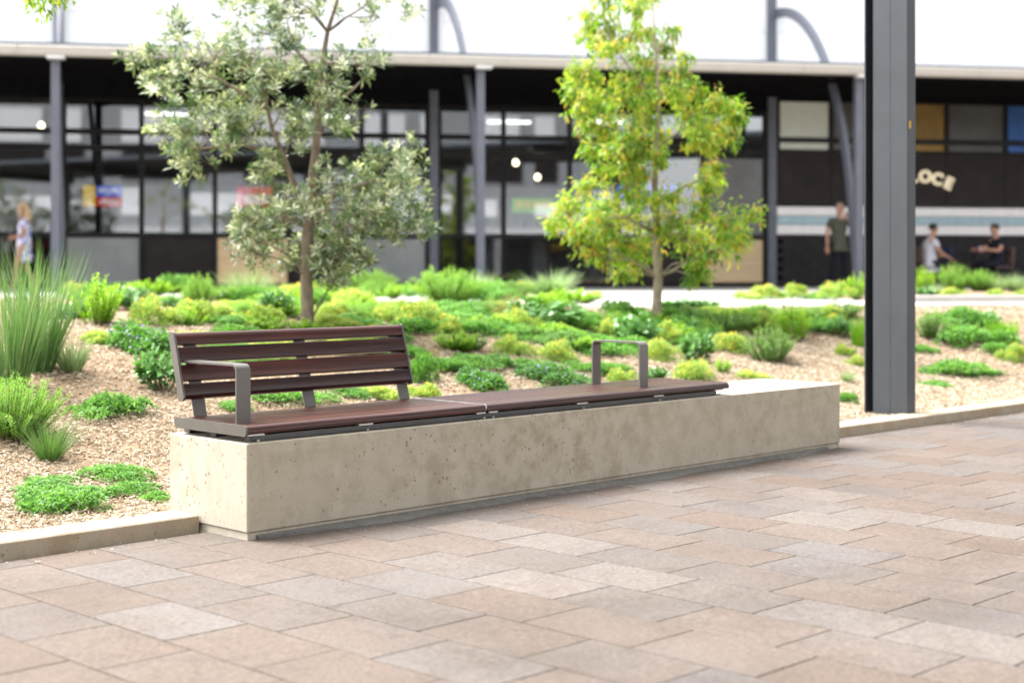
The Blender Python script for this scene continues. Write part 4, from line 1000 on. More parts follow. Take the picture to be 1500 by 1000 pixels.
T1 = [(-1.37,2.22,0.7),(-1.26,2.27,0.8),(-1.26,2.08,0.9),(-1.12,2.16,1),(-1.09,1.91,0.8),(-0.95,2.36,0.8),(-1.04,2.5,0.5),(-0.84,2.22,1.1),(-0.68,2.41,1.1),(-0.68,2.16,1.2),(-0.84,2.02,1.1),(-0.59,1.99,1.2),(-0.68,1.8,1.1),(-0.9,1.77,0.8),(-0.48,2.22,1.1),(-0.4,2.47,0.9),(-0.54,2.58,0.7),(-0.59,2.75,0.8),(-0.34,2.08,1),(-0.42,1.86,1.1),(-0.28,1.91,0.9),(-0.28,2.19,0.8),(-0.12,2.13,0.8),(-0.15,2.3,0.6),(0.02,2.11,0.8),(0.16,1.99,0.9),(0.3,2.13,0.7),(0.44,2.16,0.8),(0.54,2.22,0.5),(0.25,1.88,0.9),(0.36,1.77,0.8),(0.19,1.74,0.8),(0.11,1.69,0.7),(0.02,1.8,0.7),(-1.18,1.63,0.9),(-1.06,1.55,0.9),(-0.98,1.38,0.9),(-1.08,1.69,0.7),(-0.9,1.6,0.9),(-0.73,1.6,0.9),(-0.59,1.69,0.9),(-0.51,1.58,0.8),(-0.59,1.49,0.6),(-0.45,1.69,0.8),(-0.97,1.44,0.7),(-0.06,1.63,0.7),(0.02,1.52,0.7),(-0.12,1.77,0.7),(-0.4,1.35,0.8),(-0.45,1.33,0.6),(-0.23,1.38,0.5),(-0.59,0.85,0.7),(-0.48,0.91,0.9),(-0.34,0.99,0.9),(-0.42,0.74,1),(-0.28,0.85,1),(-0.2,1.02,0.8),(-0.17,0.74,1),(-0.34,0.63,0.9),(-0.15,0.57,0.8),(-0.06,0.96,0.9),(0.11,1.1,1.1),(0.08,0.91,1.1),(0.22,1.24,1),(0.27,1.02,1.1),(0.25,0.79,1.1),(0.39,1.3,1),(0.44,1.07,1.2),(0.44,0.85,1),(0.58,1.41,0.9),(0.61,1.21,1.1),(0.61,0.99,1),(0.75,1.3,0.9),(0.78,1.1,1),(0.8,1.49,0.6),(0.89,1.35,0.5),(0.89,0.96,0.9),(0.86,0.82,0.9),(0.94,0.85,0.6),(0.69,0.79,0.7),(0.27,0.6,0.9),(0.16,0.52,0.9),(0.25,0.43,0.7),(0.11,0.68,1),(-0.01,0.63,0.8),(0.39,0.66,0.8),(0.5,0.6,0.6),(-0.23,2.58,0.8),(-0.12,2.66,0.9),(-0.03,2.53,0.8),(-0.26,2.41,0.6),(-0.12,2.44,0.6),(0.05,2.69,0.8),(0.27,2.78,0.8),(0.5,2.66,0.6),(0.61,2.69,0.5),(0.8,2.66,0.5),(-0.17,2.83,1),(0.11,2.92,1),(-0.4,2.86,0.9),(0.39,2.97,0.9),(-0.06,3.08,1),(0.22,3.17,0.9),(0.78,1.19,0.8),(0.5,2.36,0.4)]
tree1 = make_tree('grey_leaved_tree', 'young grey-green tree with narrow leaves growing behind the backrest', (3.88, 4.65, .60), VR, T1,
    [(0, 0, -.15, .062), (.0, 0, .05, .054), (-.01, 0, .45, .050), (.0, .01, .85, .047), (.02, .0, 1.1, .043), (.06, .02, 1.45, .036), (.08, .02, 1.75, .031), (.10, .02, 2.1, .026), (.16, .0, 2.45, .019), (.26, -.03, 2.75, .012), (.30, -.03, 3.2, .006)],
    [[(0, .01, .9, .030), (-.10, -.05, 1.18, .026), (-.18, -.10, 1.42, .021), (-.27, -.15, 1.65, .016), (-.34, -.2, 2.0, .012), (-.5, -.2, 2.3, .006)],
     [(-.18, -.10, 1.42, .018), (-.5, -.1, 1.52, .013), (-.9, .05, 1.5, .008), (-1.1, .1, 1.55, .005)], [(-.30, -.17, 1.8, .016), (-.7, -.1, 2.05, .012), (-1.1, .1, 2.15, .006)],
     [(.02, 0, 1.0, .024), (.25, .15, 1.15, .019), (.55, .2, 1.25, .012), (.85, .1, 1.15, .006)], [(.0, 0, .88, .020), (-.25, .2, .95, .014), (-.5, .25, .9, .007)],
     [(.03, 0, 1.0, .02), (.2, -.2, .95, .013), (.3, -.3, .75, .007)], [(.08, .02, 1.8, .018), (.3, .15, 1.95, .012), (.5, .2, 2.15, .006)], [(.10, .02, 2.1, .016), (-.15, .2, 2.35, .011), (-.25, .3, 2.75, .005)]],
    'tree1', 7, .088, .0195, 12, 15, M_BARK1, .6)
T2 = [(-0.59,3.08,1),(-0.45,2.98,1),(-0.21,3.12,1),(-0.25,2.88,1.1),(-0.04,3.01,0.8),(0.06,2.81,0.8),(-0.62,2.84,0.9),(-0.45,2.71,1),(-0.14,2.64,1),(-0.01,2.53,0.8),(-0.69,2.57,0.9),(-0.79,2.5,0.7),(-0.56,2.43,1),(-0.35,2.43,1.1),(-0.83,2.36,0.7),(-0.73,2.23,0.9),(-0.52,2.19,1.1),(-0.28,2.19,1.1),(-0.11,2.29,1),(0.16,2.36,0.8),(0.3,2.26,0.8),(0.44,2.36,0.7),(0.54,2.19,0.8),(0.71,2.16,0.9),(0.78,2.05,0.7),(0.47,2.02,1),(0.27,2.05,1),(0.61,1.95,0.9),(0.68,1.85,0.7),(-0.69,2.02,0.9),(-0.49,1.95,1.1),(-0.28,1.92,1.1),(-0.08,2.02,0.9),(0.06,1.88,0.8),(0.34,1.81,0.9),(0.51,1.78,0.8),(-0.62,1.75,0.9),(-0.42,1.71,1),(-0.21,1.68,1),(-0.56,1.57,0.8),(-0.01,1.64,0.7),(-0.62,3.01,0.6),(0.27,2.53,0.6),(0.34,2.74,0.4),(0.16,2.95,0.4),(-0.93,1.1,0.9),(-1.03,1.01,0.6),(-0.83,1.23,0.9),(-0.69,1.37,0.8),(-0.66,1.1,1.1),(-0.79,0.92,0.9),(-0.49,1.2,1.1),(-0.45,0.96,1.1),(-0.62,0.79,0.9),(-0.56,0.65,0.7),(-0.32,1.33,1),(-0.25,1.1,1.1),(-0.25,0.82,1),(-0.18,0.58,0.8),(-0.08,1.23,1),(-0.01,0.96,1),(0.16,1.23,0.8),(0.16,1.03,1),(0.27,0.82,1.1),(0.34,0.62,0.9),(0.4,0.48,0.7),(0.47,1.37,0.8),(0.58,1.47,0.6),(0.44,1.1,1),(0.51,0.89,1.1),(0.54,0.72,1),(0.71,0.89,1),(0.68,1.03,0.9),(0.85,0.92,0.9),(0.92,1.1,0.7),(0.78,0.79,0.8),(-0.35,0.51,0.6),(-0.38,0.72,0.9),(-0.01,0.72,0.8),(-0.49,3.29,0.9),(-0.28,3.39,0.9),(-0.08,3.36,0.8),(-0.21,3.63,0.9),(-0.04,3.7,0.8),(-0.14,3.9,0.7),(0.58,1.51,0.7),(-0.14,1.47,0.6),(-0.38,1.54,0.8)]
tree2 = make_tree('yellow_green_tree', 'slender young tree with drooping yellow-green leaves behind the free-standing armrest', (8.04, 4.38, .57), VR, T2,
    [(-.01, 0, -.15, .056), (0, 0, .08, .050), (.02, 0, .45, .046), (.0, .01, .85, .040), (-.02, .0, 1.3, .034), (.0, 0, 1.75, .028), (.02, 0, 2.2, .022), (.0, 0, 2.7, .015), (-.05, 0, 3.3, .007)],
    [[(.0, .01, .82, .02), (.25, .1, 1.0, .014), (.55, .1, 1.0, .009), (.85, .0, 1.05, .005)], [(0, 0, .9, .018), (-.3, -.1, 1.05, .012), (-.65, -.1, 1.05, .008), (-.95, 0, 1.0, .005)],
     [(0, 0, 1.2, .018), (.25, -.15, 1.35, .011), (.5, -.2, 1.45, .006)], [(0, 0, 1.6, .016), (-.35, .1, 1.9, .011), (-.7, .1, 2.25, .006)], [(0, 0, 1.75, .016), (.35, .1, 2.0, .011), (.7, .1, 2.05, .006)], [(0, 0, 2.2, .013), (-.3, 0, 2.6, .009), (-.55, 0, 2.95, .005)]],
    'tree2', 19, .080, .025, 13, 19, M_BARK2, .55)
# a branch of a tree standing left of the picture reaches in at the top
tree3 = make_tree('overhanging_tree', 'bright green overhanging branch tip above the left shopfront', (-.44, 4.50, .55), VR,
    [(1.77, 2.20, .5), (1.70, 2.24, .5), (1.86, 2.22, .4), (1.78, 2.34, .6), (1.6, 2.45, .8), (1.4, 2.6, 1), (1.1, 2.7, 1.1), (1.9, 2.38, .6), (.8, 2.8, 1.2), (.4, 2.9, 1.2), (0, 3.1, 1.3), (-.4, 2.9, 1.3), (-.7, 2.7, 1.2), (.2, 3.4, 1.3)],
    [(0, 0, -.1, .07), (0, 0, 1, .06), (.02, 0, 2, .05), (.05, 0, 3.2, .02)], [[(.02, 0, 2.1, .03), (.7, 0, 2.65, .02), (1.4, 0, 2.55, .010), (1.78, 0, 2.30, .004)]], 'tree2', 31, .06, .024, 9, 9, M_BARK2, .1)

# ------------------------------------------------------------------ the shop building
bld = empty('shop_building', (PB.x, PB.y, ZB), BA)
tag(bld, 'long low shop building with black-framed glazing under a deep canopy and white upper wall', 'building')
# local axes: x along the front, y into the building, z up from its ground
def wpart(name, mb, m, parent=bld): return obj(name, mb, m, parent)
TL, TR_ = -26.0, 12.0
posts = [-22.4, -15.0, -7.42, 0.0, 7.42]
# white cladding panels above the canopy
zc = [4.62, 5.58, 7.4, 9.2]
random.seed(8)
t = TL
while t < TR_:
    w = 3.0
    for a, b in zip(zc, zc[1:]): wpart('cladding_panel', MB().box(t+.004, t+w-.004, .06+random.uniform(0, .003), .14, a+.004, b-.004, .002), M_WHITE)
    t += w
wpart('cladding_backing', MB().box(TL, TR_, .145, .3, 4.5, 9.2), M_GREYL)
wpart('roof', MB().prism([(.16, 9.21), (8.6, 9.9), (8.6, 10.0), (-.2, 9.35), (-.2, 9.215)], 'x', TL-.2, TR_+.2), M_FLASH)
wpart('side_wall', MB().box(TL-.2, TL-.01, 0, 8.5, -.2, 9.2), M_WHITE); wpart('side_wall', MB().box(TR_+.01, TR_+.2, 0, 8.5, -.2, 9.2), M_WHITE)
wpart('back_wall', MB().box(TL, TR_, 8.3, 8.5, -.2, 9.2), M_WHITE)
# canopy: sloping roof sheet, soffit, gutter with joints
wpart('canopy_roof', MB().prism([(.05, 4.56), (-3.9, 4.30), (-3.9, 4.25), (.05, 4.51)], 'x', TL, TR_), M_FLASH)
wpart('canopy_upstand', MB().box(TL, TR_, -3.84, -3.80, 4.31, 4.385), M_FLASH)
wpart('soffit', MB().prism([(.0, 4.50), (-3.86, 4.24), (-3.86, 4.16), (.0, 4.42)], 'x', TL, TR_), M_SOFFIT)
t = TL
while t < TR_:
    gt = wpart('gutter', MB().prism([(-3.87, 4.13), (-4.03, 4.13), (-4.05, 4.16), (-4.05, 4.29), (-4.03, 4.31), (-3.99, 4.31), (-3.99, 4.2), (-3.905, 4.2), (-3.905, 4.30), (-3.87, 4.30)], 'x', t+.004, t+3.6-.004), M_GUTTER); t += 3.6
for k in range(7):
    y = -.55-.5*k; wpart('soffit_batten', MB().box(TL, TR_, y-.03, y+.03, 4.08+.0, 4.42+y*.066-.082), M_SOFFIT)
# posts at the wall, columns and curved ribs in front
for p in posts:
    wpart('wall_post', MB().box(p-.09, p+.09, -.10, .04, 0, 9.1, .008), M_STEEL)
    c = p+.42
    wpart('column', MB().box(c-.085, c+.065, -3.84, -3.68, 0, 4.16, .006), M_STEEL)
    wpart('column_base_plate', MB().box(c-.14, c+.14, -3.90, -3.62, 0, .02), M_STEEL)
    wpart('gutter_bracket', MB().box(c-.13, c+.17, -4.09, -3.86, 4.08, 4.125, .004), M_GREYL)
    rib = MB(); pts = []; n = 26
    for i in range(n+1):
        a = math.pi/2*(1-i/n)   # quarter ellipse from the post head forward and down
        yy = -.1-3.25*math.cos(a); zz = 1.2+4.75*math.sin(a)
        pts.append((p+.11+.36*(i/n), yy, zz))
    pts.append((p+.475, -3.50, .55)); pts.append((p+.48, -3.55, 0.0))
    hw, hh = .045, .10; L0 = len(pts); rb = MB()
    for i, q in enumerate(pts):
        tq = (Vector(pts[min(i+1, L0-1)])-Vector(pts[max(i-1, 0)])).normalized(); nq = tq.cross(Vector((1, 0, 0))).normalized()
        for sx, sn in ((-1, -1), (1, -1), (1, 1), (-1, 1)): rb.v.append((q[0]+sx*hw, q[1]+nq.y*sn*hh, q[2]+nq.z*sn*hh))
    for i in range(L0-1):
        for k in range(4): k2 = (k+1) % 4; rb.f.append((4*i+k, 4*i+k2, 4*i+4+k2, 4*i+4+k))
    rb.f += [(3, 2, 1, 0), (4*L0-4, 4*L0-3, 4*L0-2, 4*L0-1)]
    wpart('curved_rib', rb, M_STEEL)
# dark fascia over the glazing, floor sill
wpart('head_fascia', MB().box(TL, TR_, .0, .12, 3.84, 4.40), M_SOFFIT)
wpart('sill', MB().box(TL, TR_, -.03, .12, -.05, .055, .004), M_BLACK)

M_CREAM = plain('cream_blind', (.55, .58, .52), .8, .2, var=.05); M_AMBER = plain('amber_screen', (.20, .12, .03), .5, .3, var=.5, nscale=1.2)
M_BLUEP = plain('blue_poster', (.02, .09, .30), .5, .4, var=.3, nscale=1.5); M_DKGREY = plain('dark_grey_pane', (.06, .06, .058), .4, .4, var=.25, nscale=2)
M_FROST = plain('grey_frosted_pane', (.20, .21, .21), .35, .5, var=.18, nscale=1.2); M_SMOKE = plain('smoked_door_pane', (.10, .10, .10), .25, .5, var=.3, nscale=1)
def window(t0, t1, z0, z1, m, fw=.045, y=.02):
    fr = MB()
    fr.box(t0, t1, y-.04, y+.05, z0, z0+fw); fr.box(t0, t1, y-.04, y+.05, z1-fw, z1)
    fr.box(t0, t0+fw, y-.037, y+.047, z0+fw, z1-fw); fr.box(t1-fw, t1, y-.037, y+.047, z0+fw, z1-fw)
    w = wpart('window', fr, M_BLACK)
    obj('pane', MB().box(t0+fw-.004, t1-fw+.004, y, y+.012, z0+fw-.004, z1-fw+.004), m, w)
    return w
rows = [(.06, 1.08), (1.09, 2.84), (2.86, 3.16), (3.18, 3.83)]
def bay(ms, plinth, uppers=None):
    for k, (a, b) in enumerate(zip(ms, ms[1:])):
        for ri, (z0, z1) in enumerate(rows):
            m = M_GLASS
            if ri == 0: m = plinth[k % len(plinth)]
            if uppers and ri in uppers: m = uppers[ri][k % len(uppers[ri])]
            window(a+.004, b-.004, z0, z1, m)
bay([-26, -24.2, -22.5], [M_GLASSLOW])
bay([-22.3, -20.85, -19.4, -17.95, -16.5, -15.1], [M_GLASSLOW])
bay([-14.9, -13.38, -11.92, -10.4, -8.92, -7.55], [M_FROST, M_BROWN, M_PLY, M_BROWN, M_FROST])
bay([-7.3, -5.93, -4.5, -3.0, -1.55, -.14], [M_GLASSLOW, M_GLASSLOW, M_GLASSLOW, M_BROWN, M_PLY], {1: [M_GLASS, M_GLASS, M_GLASS, M_GLASS, M_SMOKE]})
# right bay: shutters above, dark sign wall, striped tile band, dark brick below
ms = [.13, 1.36, 2.70, 4.08, 5.5, 6.9, 7.33]
for k, (a, b) in enumerate(zip(ms, ms[1:])):
    window(a+.004, b-.004, 3.22, 4.09, [M_CREAM, M_DKGREY, M_AMBER, M_DKGREY, M_BLUEP, M_BLUEP][k], .045, -.02)
    window(a+.004, b-.004, 2.96, 3.20, [M_CREAM, M_DKGREY, M_AMBER, M_DKGREY, M_BLUEP, M_BLUEP][k], .045, -.02)
    wpart('sign_board', MB().box(a+.006, b-.006, -.02, .1, 1.80, 2.95, .006), M_BROWN)
for i, tt0 in enumerate(np.arange(.11, 12.0, .60)):
    tt1 = min(tt0+.597, 11.99)
    for (z0, z1, m) in ((1.56, 1.755, M_TILEW), (1.36, 1.555, M_TILEB), (1.15, 1.355, M_TILEW)):
        wpart('band_tile', MB().box(tt0, tt1, -.05, .08, z0+.003, z1-.003, .004), m)
# dark brick plinth: bricks picked out one by one
br_me = MB().box(.004, .296, -.04, .06, .004, .096, .004).mesh('brick'); br_me.materials.append(M_BRICKDK)
for r__ in range(11):
    for q in range(20):
        x = .11+q*.30+(.15 if r__ % 2 else 0)
        if x > 6.0: continue
        obj('brick', br_me, M_BRICKDK, bld, (x, 0, .055+r__*.099), (0, 0, 0))
wpart('brick_backing', MB().box(.10, 11.99, -.02, .08, .05, 1.145), M_SOFFIT); wpart('board_backing', MB().box(7.34, 11.99, -.02, .1, 1.76, 4.3), M_SOFFIT)
# the room behind the glass
wpart('room_floor', MB().box(TL, .0, .13, 8.2, -.06, .02), M_INTF); wpart('room_back', MB().box(TL, .0, 6.9, 7.1, 0, 4.4), M_INT); wpart('room_ceiling', MB().box(TL, .0, .15, 7.1, 3.9, 4.0), M_INT); wpart('room_wall', MB().box(-.05, .08, .13, 7.1, 0, 4.4), M_INT)

# things inside the shops (seen through the glass)
def bobj(name, mb, m, label, cat, t, n, z=0., rz=0., group=None):
    p = BW(t, n, z); o = obj(name, mb, m, None, p, (0, 0, BA+rz)); return tag(o, label, cat, group)
def bempty(name, label, cat, t, n, z=0., rz=0., group=None):
    p = BW(t, n, z); return tag(empty(name, p, BA+rz), label, cat, group)
E_WARM = emissive('warm_lamp_glow', (1, .78, .5), 6); E_COOL = emissive('cool_tube_glow', (1, .97, .9), 2.2)
E_Y = emissive('sign_yellow', (1, .60, .02), .4); E_B = emissive('sign_blue', (.015, .10, .8), .4); E_R = emissive('sign_red', (.9, .02, .03), .36); E_W = emissive('sign_white', (1, 1, 1), .4)
E_G = emissive('sign_green', (.3, .75, .08), .3); E_NB = emissive('neon_blue', (.12, .2, 1), 1.4); E_RP = emissive('sign_pink_white', (1, .72, .7), .4)
# colourful light box: yellow field, blue over red, white marks
s = bempty('light_box_sign', 'glowing yellow, blue and red light box sign behind the left shop window', 'sign', -14.6, -.55, 1.66)
obj('sign_case', MB().box(0, .80, 0, .12, 0, .47, .01), M_BLACK, s); obj('yellow_field', MB().box(.01, .27, -.012, -.002, .02, .45), E_Y, s)
obj('blue_field', MB().box(.275, .79, -.012, -.002, .22, .45), E_B, s); obj('red_field', MB().box(.275, .79, -.012, -.002, .02, .215), E_R, s)
for k in range(5): obj('white_mark', MB().box(.33+.085*k, .33+.085*k+.06, -.018, -.013, .30+.02*(k % 2), .40-.02*(k % 3)), E_W, s)
for k in range(5): obj('white_mark', MB().box(.35+.08*k, .35+.08*k+.05, -.018, -.013, .08, .15+.02*(k % 2)), E_W, s)
s = bempty('yellow_panel_sign', 'dim yellow-edged panel beside the light box sign', 'sign', -14.0, -.9, 1.45)
obj('sign_case', MB().box(0, .6, 0, .1, 0, .8, .01), plain('sign_ochre', (.45, .28, .03), .5), s); obj('blue_field', MB().box(.25, .5, -.012, -.002, .1, .65), plain('sign_navy', (.05, .06, .2), .5), s)
s = bempty('red_light_box', 'glowing red and pale pink light box in the window behind the grey-leaved tree', 'sign', -11.7, -.6, 1.6)
obj('sign_case', MB().box(.2, .95, 0, .12, .1, .52, .01), M_BLACK, s); obj('red_field', MB().box(.21, .94, -.012, -.002, .11, .51), E_R, s); obj('pale_field', MB().box(.36, .9, -.02, -.013, .16, .36), E_RP, s)
s = bempty('green_light_box', 'glowing green and yellow menu sign behind the middle shop window', 'sign', -5.65, -.7, 1.6)
obj('sign_case', MB().box(0, .95, 0, .1, 0, .34, .01), M_BLACK, s); obj('green_field', MB().box(.01, .94, -.012, -.002, .01, .33), E_G, s)
for k in range(4): obj('yellow_mark', MB().box(.12+.2*k, .24+.2*k, -.018, -.013, .12, .26), E_Y, s)
s = bempty('neon_sign', 'blue neon lettering behind the yellow-green tree', 'sign', -3.35, -.4, 1.95)
random.seed(5)
for k in range(6):
    x = .24*k; nb = MB(); w = .17
    nb.tube([(x, 0, .02), (x+.02, 0, .25), (x+w*.6, 0, .27), (x+w, 0, .16), (x+w*.4, 0, .12), (x+w, 0, .0)] if k % 2 else [(x+w, 0, .25), (x, 0, .22), (x+.02, 0, .03), (x+w, 0, .02)], .017, 6); obj('neon_tube', nb, E_NB, s)
obj('neon_rail', MB().box(-.05, 1.45, .03, .05, .10, .14), M_BLACK, s)
# pendant lamps
for k, (t, n, z) in enumerate(((-5.4, -1.5, 2.75), (-4.85, -1.8, 2.45), (-17.0, -1.6, 3.2), (-17.4, -1.0, 2.75), (-15.6, -2, 3.45), (-2.4, -2, 2.8))):
    l = bempty('pendant_lamp', 'small glowing pendant lamp hanging inside the glazed shop', 'lamp', t, n, z, 0, 'pendant lamps in the shops')
    obj('bulb', MB().lathe([(.01, -.07), (.05, -.05), (.07, 0), (.05, .05), (.02, .08)], 12).mesh('bulb', True), E_WARM, l); obj('cord', MB().tube([(0, 0, .08), (0, 0, 3.9-z)], .006, 5), M_BLACK, l); obj('lamp_cap', MB().lathe([(.03, .075), (.03, .12), (.012, .13)], 10), M_BLACK, l)
for k, (t, n) in enumerate(((-13, -3), (-9.5, -3), (-5.2, -3.5), (-3.0, -3.0), (-18.5, -3))):
    l = bempty('ceiling_light', 'flat white ceiling light inside the glazed shop', 'lamp', t, n, 3.84, 0, 'ceiling lights in the shops'); obj('diffuser', MB().box(-.5, .5, -.12, .12, -.02, .03, .005), E_COOL, l); obj('light_frame', MB().box(-.52, .52, -.14, .14, .031, .06), M_GREYL, l)
# counters, shelves, tables and stools
for k, (t, n, w) in enumerate(((-13.6, -3.2, 2.8), (-8.9, -3.4, 2.4), (-5.9, -2.6, 2.6), (-19.5, -3, 3))):
    c_ = bempty('shop_counter', ['pale counter behind the light box sign', 'pale counter inside the shop between both trees', 'pale counter behind the green menu sign', 'pale counter in the leftmost shop'][k], 'counter', t, n)
    obj('counter_front', MB().box(0, w, 0, .7, 0, .95, .01), M_GREY, c_); obj('counter_top', MB().box(-.04, w+.04, -.05, .75, .951, .99, .006), M_GREYL, c_)
    obj('back_shelf', MB().box(.1, w-.1, 1.9, 2.2, 1.35, 1.39), M_WOODF, c_); obj('back_panel', MB().box(-.2, w+.2, 2.25, 2.3, 1.1, 2.4), M_GREYL, c_)
    for q in range(7): obj('jar', MB().lathe([(.06, 0), (.07, .05), (.07, .18), (.04, .22), (.04, .25)], 10, (.3+q*(w-.6)/6, 2.05, 1.391)), [M_WOODF, M_TILEB, M_GREYL, M_AMBER][q % 4], c_)
def stool(t, n, label, group=None, ys=.72):
    s = bempty('bar_stool', label, 'stool', t, n, .02, 0, group)
    obj('seat', MB().lathe([(.15, ys-.03), (.165, ys-.015), (.15, ys)], 16), M_WOODF, s)
    for a in range(4):
        q = a*math.pi/2+.78; obj('leg', MB().tube([(.11*math.cos(q), .11*math.sin(q), ys-.03), (.19*math.cos(q), .19*math.sin(q), 0)], .013, 6), M_WOODF, s)
    obj('foot_ring', MB().tube([(.165*math.cos(a*.524), .165*math.sin(a*.524), .25) for a in range(13)], .007, 5), M_BLACK, s)
stool(-13.9, -.8, 'wooden stool behind the grey frosted lower pane'); stool(-5.2, -.9, 'wooden stool behind the lower glass of the middle shop', 'stools in the middle shop'); stool(-4.7, -1.1, 'wooden stool behind the lower glass of the middle shop', 'stools in the middle shop'); stool(-3.7, -.8, 'wooden stool behind the yellow-green tree')

# arched lettering on the dark sign board
lt = bempty('shop_lettering', 'cream arched block letters on the dark sign board right of the steel post', 'sign', 3.42, .06, 2.33)
M_LET = emissive('cream_letter_glow', (1, .84, .58), .125)
fcv = {}
for k, ch in enumerate('VELOCE'):
    cu = bpy.data.curves.new('letter', 'FONT'); cu.body = ch; cu.size = .36; cu.extrude = .02; cu.offset = .016; cu.align_x = 'CENTER'
    tmp = bpy.data.objects.new('tmp_letter', cu); COL.objects.link(tmp)
    dg = bpy.context.evaluated_depsgraph_get(); me_ = bpy.data.meshes.new_from_object(tmp.evaluated_get(dg)); bpy.data.objects.remove(tmp); bpy.data.curves.remove(cu)
    an = R((2.5-k)*9.5); Rr = 1.62
    o = obj('letter', me_, M_LET, lt, (-Rr*math.sin(an), 0, Rr*(math.cos(an)-1)), (R(90), 0, 0)); o.rotation_euler = (Matrix.Rotation(-an, 3, 'Y') @ Matrix.Rotation(R(90), 3, 'X')).to_euler()

# ------------------------------------------------------------------ people
def skin_mesh(name, verts, edges, radii, root, sub=1):
    me_ = bpy.data.meshes.new(name); me_.from_pydata(verts, edges, []); o = bpy.data.objects.new(name, me_); COL.objects.link(o)
    mod = o.modifiers.new('skin', 'SKIN'); mod.use_smooth_shade = True; mod.branch_smoothing = .4
    sv = me_.skin_vertices[0].data
    for i, r in enumerate(radii): sv[i].radius = r if hasattr(r, '__len__') else (r, r); sv[i].use_root = (i == root)
    sb = o.modifiers.new('sub', 'SUBSURF'); sb.levels = sub; sb.render_levels = sub
    dg = bpy.context.evaluated_depsgraph_get(); out = bpy.data.meshes.new_from_object(o.evaluated_get(dg)); bpy.data.objects.remove(o); out.name = name
    return out
def chain(V, E, Rr, pts, start=None):
    """append a chain of (x,y,z,r); start = index to attach to"""
    prev = start; ids = []
    for p in pts:
        V.append(p[:3]); Rr.append(p[3]); i = len(V)-1
        if prev is not None: E.append((prev, i))
        prev = i; ids.append(i)
    return ids
M_SKIN = plain('skin', (.40, .215, .15), .6, .3, var=.06); M_EYE = plain('eye', (.03, .03, .03), .3, .5)
def person(label, t, n, rz, J, shirt, trousers, hair, long_hair=False, dress=False, z0=0., shoes=(.03, .03, .03), size=1.0):
    """J: joints in local metres (x right, y forward, z up)"""
    p = bempty('person', label, 'person', t, n, z0, rz); p.scale = (size, size, size)
    V, E, Q = [], [], []
    g = lambda k: J[k]
    tor = chain(V, E, Q, [(*g('pelvis'), .135), (*g('waist'), .125), (*g('chest'), .145), (*g('neckbase'), .075), (*g('neck'), .054)])
    hx, hy, hz = g('head'); fx, fy = J.get('face', (0, 1))
    hd = chain(V, E, Q, [(hx, hy, hz-.05, .074), (hx, hy, hz+.03, .090), (hx-fx*.01, hy-fy*.01, hz+.095, .062)], tor[-1])
    chain(V, E, Q, [(hx+fx*.092, hy+fy*.092, hz-.008, .014), (hx+fx*.108, hy+fy*.108, hz-.022, .010)], hd[0])     # nose
    arms = {}
    for s, k in ((-1, 'l'), (1, 'r')):
        sh, el, wr = g('sh_'+k), g('el_'+k), g('wr_'+k)
        ids = chain(V, E, Q, [(*sh, .062), (*((Vector(sh)+Vector(el))/2), .052), (*el, .043), (*((Vector(el)+Vector(wr))/2), .038), (*wr, .027)], tor[2])
        d = (Vector(wr)-Vector(el)).normalized(); w = d.cross(Vector((0, 1, .2))).normalized(); pl = Vector(wr)+d*.07
        ids2 = chain(V, E, Q, [(*pl, .034)], ids[-1])
        for f in range(4):
            b = pl+w*(.030-.020*f)+d*.02; L = (.075, .085, .08, .06)[f]; cu = Vector((0, .012, 0))
            chain(V, E, Q, [(*b, .0105), (*(b+d*L*.5+cu*.4), .0095), (*(b+d*L+cu*1.4), .008)], ids2[-1])
        b = Vector(wr)+d*.035+w*.035; chain(V, E, Q, [(*b, .012), (*(b+w*.022+d*.03), .010), (*(b+w*.028+d*.055), .008)], ids2[-1])
    for k in 'lr':
        hp, kn, an, toe = g('hp_'+k), g('kn_'+k), g('an_'+k), g('toe_'+k)
        chain(V, E, Q, [(*hp, .095), (*((Vector(hp)+Vector(kn))/2), .080), (*kn, .058), (*((Vector(kn)*.6+Vector(an)*.4)), .055), (*an, .038), (*toe, .032)], tor[0])
    obj('body', skin_mesh('body', V, E, Q, 0), M_SKIN, p)
    # clothing follows the same joints, a little outside the skin
    V, E, Q = [], [], []
    sl = J.get('sleeve', .62)
    pv = Vector(g('pelvis')); dn = (pv-Vector(g('waist'))).normalized()*.10
    tor = chain(V, E, Q, [(*pv, .178), (*g('waist'), .170), (*g('chest'), .178), (*g('neckbase'), .088)])
    chain(V, E, Q, [(*(pv+dn), .172)], tor[0])
    for k in 'lr':
        sh, el = Vector(g('sh_'+k)), Vector(g('el_'+k)); e2 = sh.lerp(el, sl); chain(V, E, Q, [(*sh, .076), (*sh.lerp(e2, .5), .068), (*e2, .064)], tor[2])
    if dress:
        pv = Vector(g('pelvis')); chain(V, E, Q, [(pv.x, pv.y, pv.z-.2, .20), (pv.x, pv.y-.02, pv.z-.42, .23)], tor[0])
    obj('dress' if dress else 'shirt', skin_mesh('shirt', V, E, Q, 0), shirt, p)
    if not dress:
        V, E, Q = [], [], []; a = chain(V, E, Q, [(*g('waist'), .135), (*g('pelvis'), .150)])
        for k in 'lr':
            hp, kn, an = Vector(g('hp_'+k)), Vector(g('kn_'+k)), Vector(g('an_'+k)); e = J.get('leglen', 1.0); end = kn.lerp(an, e)
            chain(V, E, Q, [(*hp, .110), (*hp.lerp(kn, .5), .093), (*kn, .074), (*kn.lerp(end, .5), .068), (*end, .062)], a[-1])
        obj('trousers', skin_mesh('trousers', V, E, Q, 1), trousers, p)
